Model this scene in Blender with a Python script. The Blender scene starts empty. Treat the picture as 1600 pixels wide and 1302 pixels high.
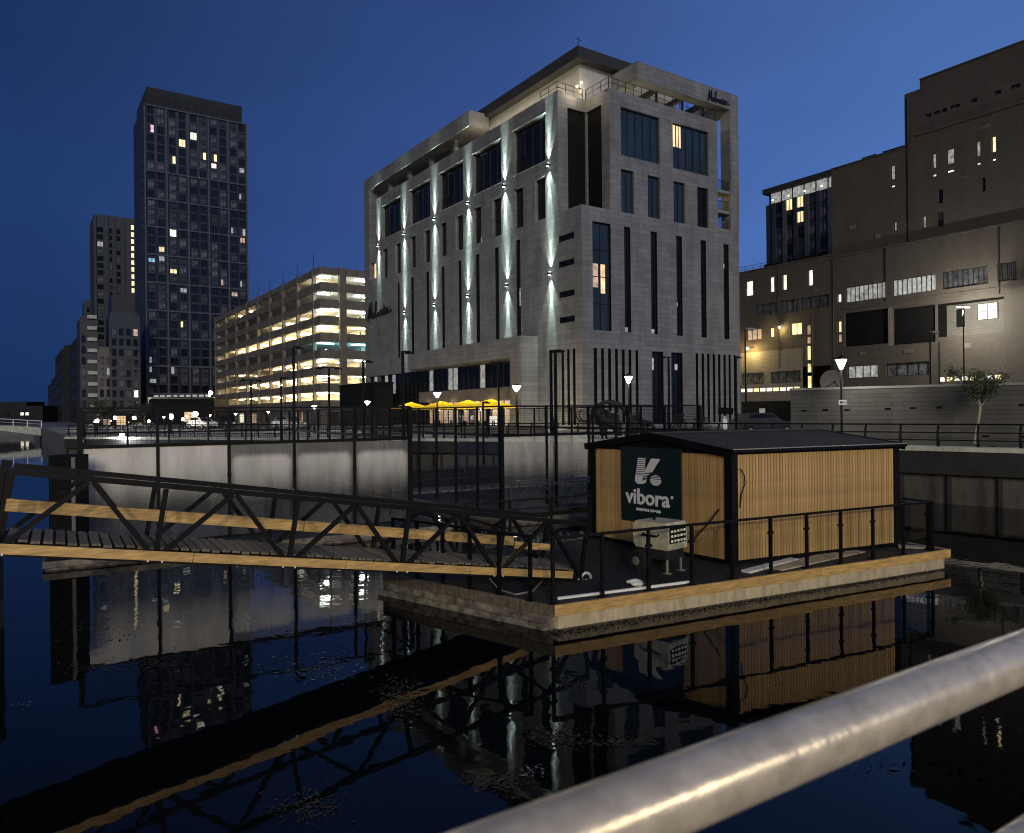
import bpy, math, random
from mathutils import Matrix, Vector
random.seed(7)
R = math.radians
sc = bpy.context.scene
COL = sc.collection
# ------------------------------------------------------------------ camera
F = 1160.0; ROLL = .01; CAMZ = 4.0
cam = bpy.data.cameras.new('camera'); camo = bpy.data.objects.new('camera', cam); COL.objects.link(camo)
COSR, SINR = math.cos(ROLL), math.sin(ROLL)
camo.matrix_world = Matrix(((COSR, SINR, 0, 0), (0, 0, -1, 0), (-SINR, COSR, 0, CAMZ), (0, 0, 0, 1)))
cam.sensor_width = 36; cam.lens = 36 * F / 1600; cam.shift_y = -6 / 1600
cam.clip_start = .05; cam.clip_end = 6000
cam.dof.use_dof = True; cam.dof.focus_distance = 22; cam.dof.aperture_fstop = 7.0
sc.camera = camo
# ------------------------------------------------------------------ sky (dusk, brighter where the sun went down on the right)
w = bpy.data.worlds.new('World'); sc.world = w; w.use_nodes = True
nt = w.node_tree; nd = nt.nodes; lk = nt.links
bg = nd['Background']
tc = nd.new('ShaderNodeTexCoord'); sx = nd.new('ShaderNodeSeparateXYZ'); lk.new(tc.outputs['Generated'], sx.inputs[0])
mr = nd.new('ShaderNodeMapRange'); mr.inputs['From Min'].default_value = -1; mr.inputs['From Max'].default_value = 1
lk.new(sx.outputs['X'], mr.inputs['Value'])
rp = nd.new('ShaderNodeValToRGB'); lk.new(mr.outputs[0], rp.inputs[0])
el = rp.color_ramp.elements
SKY = [(0, (.008, .026, .10)), (.24, (.012, .035, .125)), (.36, (.023, .056, .185)), (.5, (.033, .076, .245)), (.62, (.055, .122, .36)), (.73, (.07, .158, .44)), (1, (.08, .18, .48))]
el[0].position = 0; el[0].color = SKY[0][1] + (1,); el[1].position = 1; el[1].color = SKY[-1][1] + (1,)
for p, c in SKY[1:-1]:
    e = el.new(p); e.color = c + (1,)
mz = nd.new('ShaderNodeMapRange'); mz.inputs['From Min'].default_value = 0; mz.inputs['From Max'].default_value = .16
mz.inputs['To Min'].default_value = .72; mz.inputs['To Max'].default_value = 1.0; lk.new(sx.outputs['Z'], mz.inputs['Value'])
mm = nd.new('ShaderNodeVectorMath'); mm.operation = 'SCALE'; lk.new(rp.outputs[0], mm.inputs[0]); lk.new(mz.outputs[0], mm.inputs['Scale'])
mh = nd.new('ShaderNodeMapRange'); mh.interpolation_type = 'SMOOTHSTEP'; mh.inputs['From Min'].default_value = .22; mh.inputs['From Max'].default_value = .9
mh.inputs['To Min'].default_value = 1; mh.inputs['To Max'].default_value = .42; lk.new(sx.outputs['Z'], mh.inputs['Value'])
m2_ = nd.new('ShaderNodeVectorMath'); m2_.operation = 'SCALE'; lk.new(mm.outputs[0], m2_.inputs[0]); lk.new(mh.outputs[0], m2_.inputs['Scale'])
mpw = nd.new('ShaderNodeMapping'); mpw.inputs['Scale'].default_value = (1.2, 1.2, 3.5); mpw.inputs['Rotation'].default_value = (.2, .5, .3); lk.new(tc.outputs['Generated'], mpw.inputs[0])
nzw = nd.new('ShaderNodeTexNoise'); nzw.inputs['Scale'].default_value = 1.6; nzw.inputs['Detail'].default_value = 5; lk.new(mpw.outputs[0], nzw.inputs['Vector'])
mcw = nd.new('ShaderNodeMapRange'); mcw.inputs['From Min'].default_value = .3; mcw.inputs['From Max'].default_value = .7; mcw.inputs['To Min'].default_value = .9; mcw.inputs['To Max'].default_value = 1.12; lk.new(nzw.outputs['Fac'], mcw.inputs['Value'])
m3_ = nd.new('ShaderNodeVectorMath'); m3_.operation = 'SCALE'; lk.new(m2_.outputs[0], m3_.inputs[0]); lk.new(mcw.outputs[0], m3_.inputs['Scale'])
lk.new(m3_.outputs[0], bg.inputs['Color']); bg.inputs['Strength'].default_value = 1.0
# ------------------------------------------------------------------ city glow from behind the camera
sun = bpy.data.lights.new('sun', 'SUN'); sun.energy = .95; sun.angle = R(14); sun.color = (1, .93, .82)
suno = bpy.data.objects.new('sun', sun); COL.objects.link(suno)
U = Vector((.10, -1, .30)).normalized()
suno.rotation_euler = U.to_track_quat('Z', 'Y').to_euler()
sc.view_settings.view_transform = 'Standard'; sc.view_settings.look = 'None'
sc.view_settings.exposure = .16; sc.view_settings.gamma = 1; sc.view_settings.use_curve_mapping = False
sc.render.engine = 'CYCLES'
cy = sc.cycles
cy.filter_width = 1.1; cy.use_denoising = True; cy.max_bounces = 6; cy.transparent_max_bounces = 24; cy.glossy_bounces = 4; cy.diffuse_bounces = 2
cy.sample_clamp_indirect = 4; cy.caustics_reflective = False; cy.caustics_refractive = False
try: cy.denoiser = 'OPENIMAGEDENOISE'
except Exception: pass

# ------------------------------------------------------------------ measuring helpers: rays of the photograph on to real planes
def ray(px, py):
    dx, dy = px - 800, py - 651
    u = dx * COSR - dy * SINR; v = dx * SINR + dy * COSR
    return (u / F, 1., -(v + 6) / F)
def gp(px, py, z):
    r = ray(px, py); k = (z - CAMZ) / r[2]; return Vector((r[0] * k, k, z))
def at(px, py, Y):
    r = ray(px, py); return Vector((r[0] * Y, Y, CAMZ + r[2] * Y))
GZ = 2.37                      # quay level above the water
DR = Vector((.8308, .5566, 0)); DL = Vector((-.5566, .8308, 0)); ANG = math.atan2(.5566, .8308)
class Fr:                      # local frame of a building: x along its right facade, y along its left facade
    def __init__(s, X, Y, z=GZ): s.o = Vector((X, Y, z))
    def _p(s, px, py, ax, c):
        r = Vector(ray(px, py)); C = Vector((0, 0, CAMZ)) - s.o
        k = (c - C.dot(ax)) / r.dot(ax); return C + r * k
    def L(s, px, py, x=0):
        p = s._p(px, py, DR, x); return p.dot(DL), p.z
    def Rt(s, px, py, y=0):
        p = s._p(px, py, DL, y); return p.dot(DR), p.z
def frame_at(px, Y):
    p = at(px, 650, Y); return Fr(p.x, p.y)

# ------------------------------------------------------------------ materials
def newmat(name):
    m = bpy.data.materials.new(name); m.use_nodes = True
    return m, m.node_tree.nodes, m.node_tree.links, m.node_tree.nodes['Principled BSDF']
def mat(name, col, rough=.6, metal=0, var=.15, scale=3., stretch=(1, 1, 1), bump=.0, bscale=40, spec=.5, col2=None, rnd=0):
    m, n, l, b = newmat(name)
    b.inputs['Roughness'].default_value = rough; b.inputs['Metallic'].default_value = metal; b.inputs['Specular IOR Level'].default_value = spec
    t = n.new('ShaderNodeTexCoord'); mp = n.new('ShaderNodeMapping'); mp.inputs['Scale'].default_value = stretch
    l.new(t.outputs['Object'], mp.inputs[0])
    nz = n.new('ShaderNodeTexNoise'); nz.inputs['Scale'].default_value = scale; nz.inputs['Detail'].default_value = 6; nz.inputs['Roughness'].default_value = .65
    l.new(mp.outputs[0], nz.inputs['Vector'])
    mx = n.new('ShaderNodeMix'); mx.data_type = 'RGBA'
    c2 = col2 or tuple(x * (1 - 2 * var) for x in col)
    c1 = col if col2 else tuple(min(1, x * (1 + 2 * var)) for x in col)
    mx.inputs[6].default_value = c1 + (1,); mx.inputs[7].default_value = c2 + (1,)
    mrr = n.new('ShaderNodeMapRange'); mrr.inputs['From Min'].default_value = .3; mrr.inputs['From Max'].default_value = .7
    l.new(nz.outputs['Fac'], mrr.inputs[0]); l.new(mrr.outputs[0], mx.inputs[0])
    out = mx.outputs[2]
    if rnd:
        oi = n.new('ShaderNodeObjectInfo'); m2 = n.new('ShaderNodeMapRange'); m2.inputs['To Min'].default_value = 1 - rnd; m2.inputs['To Max'].default_value = 1 + rnd
        l.new(oi.outputs['Random'], m2.inputs[0]); hs = n.new('ShaderNodeHueSaturation'); l.new(m2.outputs[0], hs.inputs['Value']); l.new(out, hs.inputs['Color']); out = hs.outputs[0]
    l.new(out, b.inputs['Base Color'])
    if bump:
        n2 = n.new('ShaderNodeTexNoise'); n2.inputs['Scale'].default_value = bscale; n2.inputs['Detail'].default_value = 4; l.new(mp.outputs[0], n2.inputs['Vector'])
        bp = n.new('ShaderNodeBump'); bp.inputs['Strength'].default_value = bump; bp.inputs['Distance'].default_value = .02
        l.new(n2.outputs['Fac'], bp.inputs['Height']); l.new(bp.outputs[0], b.inputs['Normal'])
    return m
def brickmat(name, c1, c2, mortar, bw, bh, ms=.02, plane='xz', rough=.75, stain=.25, off=.5, bump=.35):
    m, n, l, b = newmat(name); b.inputs['Roughness'].default_value = rough
    t = n.new('ShaderNodeTexCoord'); s = n.new('ShaderNodeSeparateXYZ'); cb = n.new('ShaderNodeCombineXYZ')
    l.new(t.outputs['Object'], s.inputs[0]); l.new(s.outputs['XYZ'.index(plane[0].upper())], cb.inputs[0]); l.new(s.outputs[2], cb.inputs[1])
    br = n.new('ShaderNodeTexBrick'); l.new(cb.outputs[0], br.inputs['Vector'])
    br.inputs['Scale'].default_value = 1; br.inputs['Brick Width'].default_value = bw; br.inputs['Row Height'].default_value = bh
    br.inputs['Mortar Size'].default_value = ms; br.inputs['Mortar Smooth'].default_value = .1; br.offset = off
    br.inputs['Color1'].default_value = c1 + (1,); br.inputs['Color2'].default_value = c2 + (1,); br.inputs['Mortar'].default_value = mortar + (1,)
    nz = n.new('ShaderNodeTexNoise'); nz.inputs['Scale'].default_value = .35; nz.inputs['Detail'].default_value = 8; nz.inputs['Roughness'].default_value = .7
    mp = n.new('ShaderNodeMapping'); mp.inputs['Scale'].default_value = (1.6, 1.6, .35); l.new(t.outputs['Object'], mp.inputs[0]); l.new(mp.outputs[0], nz.inputs['Vector'])
    mr_ = n.new('ShaderNodeMapRange'); mr_.inputs['From Min'].default_value = .3; mr_.inputs['From Max'].default_value = .7; mr_.inputs['To Min'].default_value = 1 - stain; mr_.inputs['To Max'].default_value = 1 + stain * .5
    l.new(nz.outputs['Fac'], mr_.inputs[0]); sc_ = n.new('ShaderNodeVectorMath'); sc_.operation = 'SCALE'
    l.new(br.outputs['Color'], sc_.inputs[0]); l.new(mr_.outputs[0], sc_.inputs['Scale']); l.new(sc_.outputs[0], b.inputs['Base Color'])
    bp = n.new('ShaderNodeBump'); bp.inputs['Strength'].default_value = bump; bp.inputs['Distance'].default_value = .02; bp.invert = True
    l.new(br.outputs['Fac'], bp.inputs['Height']); l.new(bp.outputs[0], b.inputs['Normal'])
    return m
def emat(name, col, st, var=.35, scale=1.2):
    m, n, l, b = newmat(name); b.inputs['Base Color'].default_value = (.3, .3, .3, 1); b.inputs['Roughness'].default_value = .2
    t = n.new('ShaderNodeTexCoord'); nz = n.new('ShaderNodeTexNoise'); nz.inputs['Scale'].default_value = scale; nz.inputs['Detail'].default_value = 3
    oi = n.new('ShaderNodeObjectInfo'); ad = n.new('ShaderNodeVectorMath'); ad.operation = 'ADD'
    l.new(t.outputs['Object'], ad.inputs[0]); l.new(oi.outputs['Random'], ad.inputs[1]); l.new(ad.outputs[0], nz.inputs['Vector'])
    mr_ = n.new('ShaderNodeMapRange'); mr_.inputs['From Min'].default_value = .32; mr_.inputs['From Max'].default_value = .68
    mr_.inputs['To Min'].default_value = st * (1 - var); mr_.inputs['To Max'].default_value = st * (1 + var); l.new(nz.outputs['Fac'], mr_.inputs[0])
    b.inputs['Emission Color'].default_value = col + (1,); l.new(mr_.outputs[0], b.inputs['Emission Strength'])
    return m
def flatmat(name, col, rough=.5, metal=0, spec=.5):
    m, n, l, b = newmat(name); b.inputs['Base Color'].default_value = col + (1,); b.inputs['Roughness'].default_value = rough
    b.inputs['Metallic'].default_value = metal; b.inputs['Specular IOR Level'].default_value = spec; return m
def clearglass(name, fog=0., tint=(.97, .98, .975), arch=False):
    m, n, l, b = newmat(name); n.remove(b); o = n['Material Output']
    tr = n.new('ShaderNodeBsdfTransparent'); tr.inputs[0].default_value = tint + (1,)
    gl = n.new('ShaderNodeBsdfGlossy'); gl.inputs['Roughness'].default_value = .01
    lw = n.new('ShaderNodeLayerWeight'); lw.inputs[0].default_value = .5
    pw = n.new('ShaderNodeMath'); pw.operation = 'POWER'; pw.inputs[1].default_value = 4.5; l.new(lw.outputs['Facing'], pw.inputs[0])
    fr = n.new('ShaderNodeMath'); fr.operation = 'MULTIPLY_ADD'; fr.inputs[1].default_value = .6; fr.inputs[2].default_value = .03; l.new(pw.outputs[0], fr.inputs[0])
    mx = n.new('ShaderNodeMixShader'); l.new(fr.outputs[0], mx.inputs[0]); l.new(tr.outputs[0], mx.inputs[1]); l.new(gl.outputs[0], mx.inputs[2])
    res = mx.outputs[0]
    if fog:
        t = n.new('ShaderNodeTexCoord'); s = n.new('ShaderNodeSeparateXYZ'); l.new(t.outputs['Object'], s.inputs[0])
        df = n.new('ShaderNodeBsdfDiffuse'); df.inputs[0].default_value = (.95, .9, .78, 1)
        tl = n.new('ShaderNodeBsdfTranslucent'); tl.inputs[0].default_value = (.95, .9, .78, 1)
        md = n.new('ShaderNodeMixShader'); md.inputs[0].default_value = .18; l.new(df.outputs[0], md.inputs[1]); l.new(tl.outputs[0], md.inputs[2])
        # condensation: dense high on the pane, thinning downwards, broken by droplets and runs
        def rng(inp, a_, b_, c0, c1, sm=True):
            q = n.new('ShaderNodeMapRange'); q.interpolation_type = 'SMOOTHSTEP' if sm else 'LINEAR'; q.inputs['From Min'].default_value = a_; q.inputs['From Max'].default_value = b_
            q.inputs['To Min'].default_value = c0; q.inputs['To Max'].default_value = c1; l.new(inp, q.inputs[0]); return q.outputs[0]
        def mth(op, a_, b_=None):
            q = n.new('ShaderNodeMath'); q.operation = op
            for i_, v_ in enumerate((a_, b_)):
                if v_ is None: continue
                if isinstance(v_, (int, float)): q.inputs[i_].default_value = v_
                else: l.new(v_, q.inputs[i_])
            return q.outputs[0]
        oi = n.new('ShaderNodeObjectInfo'); off = n.new('ShaderNodeVectorMath'); off.operation = 'ADD'
        mp = n.new('ShaderNodeMapping'); mp.inputs['Scale'].default_value = (1.3, 1.3, .3); l.new(t.outputs['Object'], mp.inputs[0]); l.new(mp.outputs[0], off.inputs[0])
        l.new(mth('MULTIPLY', oi.outputs['Random'], 40), off.inputs[1])
        nz = n.new('ShaderNodeTexNoise'); nz.inputs['Scale'].default_value = 1.6; nz.inputs['Detail'].default_value = 5; l.new(off.outputs[0], nz.inputs['Vector'])
        n2 = n.new('ShaderNodeTexVoronoi'); n2.inputs['Scale'].default_value = 26; l.new(t.outputs['Object'], n2.inputs['Vector'])
        n3 = n.new('ShaderNodeTexNoise'); n3.inputs['Scale'].default_value = 3.2; n3.inputs['Detail'].default_value = 3; l.new(off.outputs[0], n3.inputs['Vector'])
        pr = mth('MULTIPLY', rng(s.outputs[2], .95, 2.65, .05, 1), rng(nz.outputs['Fac'], .34, .66, .68, 1))
        drop = mth('MULTIPLY', rng(n2.outputs['Distance'], .12, .3, .38, 0), rng(n3.outputs['Fac'], .48, .62, 0, 1))
        pr = mth('ADD', pr, drop)
        axx = mth('ABSOLUTE', s.outputs[0])
        qx = mth('MAXIMUM', mth('SUBTRACT', axx, .66 if arch else .8), 0.0); qz = mth('MAXIMUM', mth('SUBTRACT', s.outputs[2], 2.25 if arch else 2.8), 0.0)
        dd_ = mth('SQRT', mth('ADD', mth('MULTIPLY', qx, qx), mth('MULTIPLY', qz, qz)))
        pr = mth('MULTIPLY', pr, rng(dd_, .1, .34, 1, .2))
        k = n.new('ShaderNodeMath'); k.operation = 'MULTIPLY'; k.use_clamp = True; k.inputs[1].default_value = fog; l.new(pr, k.inputs[0])
        mf = n.new('ShaderNodeMixShader'); l.new(k.outputs[0], mf.inputs[0]); l.new(res, mf.inputs[1]); l.new(md.outputs[0], mf.inputs[2]); res = mf.outputs[0]
    l.new(res, o.inputs[0]); return m
def watermat():
    m, n, l, b = newmat('dock_water'); b.inputs['Base Color'].default_value = (.0025, .0035, .0045, 1); b.inputs['Roughness'].default_value = .02; b.inputs['IOR'].default_value = 1.3
    t = n.new('ShaderNodeTexCoord')
    n1 = n.new('ShaderNodeTexNoise'); n1.inputs['Scale'].default_value = .9; n1.inputs['Detail'].default_value = 3; l.new(t.outputs['Object'], n1.inputs['Vector'])
    n2 = n.new('ShaderNodeTexNoise'); n2.inputs['Scale'].default_value = 5; n2.inputs['Detail'].default_value = 4; l.new(t.outputs['Object'], n2.inputs['Vector'])
    n3 = n.new('ShaderNodeTexNoise'); n3.inputs['Scale'].default_value = .11; n3.inputs['Detail'].default_value = 2; l.new(t.outputs['Object'], n3.inputs['Vector'])
    m3 = n.new('ShaderNodeMapRange'); m3.inputs['From Min'].default_value = .5; m3.inputs['From Max'].default_value = .7; m3.inputs['To Min'].default_value = .25; m3.inputs['To Max'].default_value = 1; l.new(n3.outputs['Fac'], m3.inputs[0])
    k = n.new('ShaderNodeMath'); k.operation = 'MULTIPLY'; l.new(n2.outputs['Fac'], k.inputs[0]); l.new(m3.outputs[0], k.inputs[1])
    a = n.new('ShaderNodeMath'); a.operation = 'MULTIPLY_ADD'; l.new(k.outputs[0], a.inputs[0]); a.inputs[1].default_value = .07; l.new(n1.outputs['Fac'], a.inputs[2])
    bp = n.new('ShaderNodeBump'); bp.inputs['Strength'].default_value = .11; bp.inputs['Distance'].default_value = .05; l.new(a.outputs[0], bp.inputs['Height']); l.new(bp.outputs[0], b.inputs['Normal'])
    return m
M = {}
M['water'] = watermat()
M['paving'] = brickmat('quay_paving', (.16, .155, .145), (.20, .19, .18), (.08, .08, .08), .6, .3, .02, 'xy')
M['stoneL'] = brickmat('limestone_left', (.20, .196, .184), (.265, .258, .24), (.15, .146, .136), 1.5, .46, .022, 'yz', stain=.36)
M['stoneR'] = brickmat('limestone_right', (.20, .196, .184), (.265, .258, .24), (.15, .146, .136), 1.5, .46, .022, 'xz', stain=.36)
M['stone'] = mat('limestone_plain', (.24, .233, .218), .75, var=.08, scale=1.2, bump=.1)
M['render'] = mat('penthouse_render', (.5, .48, .43), .8, var=.05, scale=.8)
M['roofdark'] = mat('dark_roof_metal', (.035, .035, .034), .8, var=.1, scale=.6)
M['clad'] = mat('dark_cladding', (.009, .0088, .0082), .8, var=.1, scale=.8, spec=.15)
M['glassdark'] = mat('dark_window_glass', (.010, .011, .012), .1, var=.3, scale=.25, spec=.3)
M['glass_sky'] = mat('sky_tinted_window_glass', (.022, .033, .038), .1, var=.3, scale=.4, stretch=(1, 1, .2), spec=.4)  # window glass tinted teal, the sky's reflection put into its colour
M['glassgrey'] = mat('curtained_window', (.08, .08, .085), .4, var=.5, scale=1.4, rnd=.6, spec=.3)
M['frame'] = mat('black_window_frame', (.014, .014, .014), .45, var=.1)
M['black'] = mat('black_steel', (.005, .005, .0052), .55, var=.2, scale=8, spec=.14, bump=.04, bscale=60)
M['blackmat'] = mat('black_rubber', (.012, .012, .012), .85, var=.2, scale=5)
M['steelblue'] = mat('blue_black_steel', (.02, .028, .04), .4, var=.15)
M['towerclad'] = mat('tower_cladding', (.042, .043, .047), .5, var=.1, scale=.25, stretch=(1, 1, .1))
M['towerdark'] = mat('tower_dark_slot', (.012, .012, .014), .4, var=.1)
M['fin'] = mat('tower_fins', (.085, .087, .092), .45, var=.06, scale=.2)
M['paleclad'] = mat('pale_tower_cladding', (.05, .049, .047), .6, var=.1, scale=.15, stretch=(1, 1, .1))
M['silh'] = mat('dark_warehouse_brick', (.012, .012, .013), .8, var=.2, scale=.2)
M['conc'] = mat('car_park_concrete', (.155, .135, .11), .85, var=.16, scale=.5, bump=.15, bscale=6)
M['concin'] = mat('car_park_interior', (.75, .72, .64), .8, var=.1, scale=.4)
M['brick'] = brickmat('brown_brick', (.076, .063, .048), (.094, .078, .059), (.06, .05, .039), .6, .2, .02, 'yz', rough=.8, stain=.22, bump=.15)
M['brick_lit'] = brickmat('lit_brick', (.2, .185, .155), (.24, .22, .185), (.12, .11, .095), .6, .2, .02, 'yz', rough=.8)  # paler copy of the brown brick, lamplight put into its colour
M['boardconc'] = brickmat('board_marked_concrete', (.068, .066, .06), (.09, .087, .078), (.04, .039, .036), 3.0, .22, .012, 'xz', rough=.85, stain=.4, off=.37, bump=.4)
M['dockwall'] = mat('dock_wall_concrete', (.085, .077, .066), .85, var=.3, scale=.9, stretch=(1.5, 1.5, .4), bump=.2, bscale=8, rnd=.12)
M['dockbeam'] = mat('dock_fascia_beam', (.022, .021, .019), .8, var=.2, scale=1.5, bump=.1)
M['coping'] = mat('pale_coping', (.5, .5, .4), .8, var=.2, scale=2)
M['grass'] = mat('short_grass', (.07, .085, .03), .9, var=.4, scale=6, bump=.5)
M['wood'] = mat('new_timber', (.47, .295, .10), .6, var=.22, scale=3.0, stretch=(1, 1, 9), bump=.1, rnd=.1, bscale=30)
M['slat'] = mat('timber_slat', (.41, .255, .095), .6, var=.17, scale=5, stretch=(3, 3, .45), bump=.08, rnd=.15, bscale=25)
M['deckwood'] = mat('weathered_plank', (.15, .125, .088), .8, var=.3, scale=5, stretch=(1, 6, 1), bump=.25, rnd=.35, bscale=22)
M['deck'] = mat('black_deck_matting', (.008, .008, .008), .8, var=.3, scale=4, bump=.2, bscale=50)
M['polyconc'] = mat('pale_float_concrete', (.55, .47, .32), .85, var=.3, scale=3, stretch=(2, 2, .7), bump=.3, bscale=12, col2=(.3, .24, .15))
M['floatdirty'] = mat('weedy_float_concrete', (.15, .13, .10), .9, var=.5, scale=4, bump=.5, bscale=14)
M['glass'] = clearglass('balustrade_glass')
M['fog'] = clearglass('misted_court_glass', .74)
M['fogarch'] = clearglass('misted_arch_court_glass', .62, arch=True)
M['fog2'] = clearglass('lightly_misted_court_glass', .34)
M['galv'] = mat('galvanised_rail', (.44, .395, .325), .3, metal=.45, var=.13, scale=30, bump=.05, bscale=120)
M['white'] = mat('white_paint', (.75, .75, .72), .5, var=.06, scale=4)
M['cream'] = mat('cream_generator_paint', (.5, .45, .31), .45, var=.18, scale=6)
M['sign'] = mat('dark_green_sign', (.006, .016, .014), .35, var=.1, scale=2)
M['yellow'] = mat('yellow_canvas', (.85, .6, .03), .8, var=.08, scale=4)
def canvas():
    m = M['yellow']; n, l = m.node_tree.nodes, m.node_tree.links; b = n['Principled BSDF']; o = n['Material Output']
    tl = n.new('ShaderNodeBsdfTranslucent'); tl.inputs[0].default_value = (.9, .66, .03, 1); mx = n.new('ShaderNodeMixShader'); mx.inputs[0].default_value = .5
    l.new(b.outputs[0], mx.inputs[1]); l.new(tl.outputs[0], mx.inputs[2]); l.new(mx.outputs[0], o.inputs[0])
canvas()
M['bronze'] = mat('dark_bronze', (.022, .02, .017), .7, metal=.0, var=.3, scale=5, bump=.3, bscale=25)
M['bark'] = mat('pale_bark', (.34, .3, .2), .9, var=.3, scale=8, stretch=(1, 1, .3), bump=.4)
M['leaf'] = mat('tree_leaf', (.07, .09, .03), .7, var=.4, scale=2, rnd=.2)
M['leafdark'] = mat('dark_leaf', (.03, .04, .018), .8, var=.4, scale=2)
M['weed'] = mat('floating_weed', (.022, .02, .014), .9, spec=.15, scale=7, col2=(.07, .064, .05))
M['bits'] = mat('floating_bits', (.16, .16, .15), .6, var=.5, scale=9)
M['red'] = mat('dark_red_paint', (.16, .02, .02), .35, var=.05)
M['carpaint'] = mat('silver_car_paint', (.3, .31, .33), .25, metal=.5, var=.03)
M['tyre'] = flatmat('tyre_rubber', (.01, .01, .01), .9)
M['letters'] = flatmat('white_lettering', (.72, .72, .68), .5)
M['script'] = flatmat('black_script', (.008, .008, .008), .5)
M['meter'] = emat('lit_control_panel', (.8, .75, .2), .28, .9, 9)
M['warm'] = emat('warm_lit_window', (1, .68, .3), 1.0, .4, 1.1)
M['warmdim'] = emat('dim_warm_window', (1, .62, .36), .4, .5, 1.5)
M['whitewin'] = emat('white_lit_window', (1, .95, .75), 1.2, .4, 1.3)
M['yelwin'] = emat('yellow_lit_window', (1, .82, .38), 1.15, .35, 1.0)
M['greywin'] = emat('grey_lit_window', (.8, .8, .72), .28, .6, 2.2)
M['cyanwin'] = emat('blue_lit_window', (.25, .6, .8), .5, .4)
M['pinkwin'] = emat('pink_lit_window', (1, .4, .6), 1.1, .5)
M['lamp'] = emat('lamp_glass', (1, .96, .86), 22, .1)
M['lampwarm'] = emat('warm_lamp_glass', (1, .78, .4), 9, .1)
M['tubewarm'] = emat('warm_ceiling_tube', (1, .82, .46), 55, .1)
M['tubecool'] = emat('cool_ceiling_tube', (.88, 1, .9), 50, .1)
M['tubecyan'] = emat('cyan_ceiling_tube', (.35, .85, .95), 28, .1)
M['fitting'] = emat('facade_light_lens', (.82, 1, .93), 12, .1)

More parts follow.
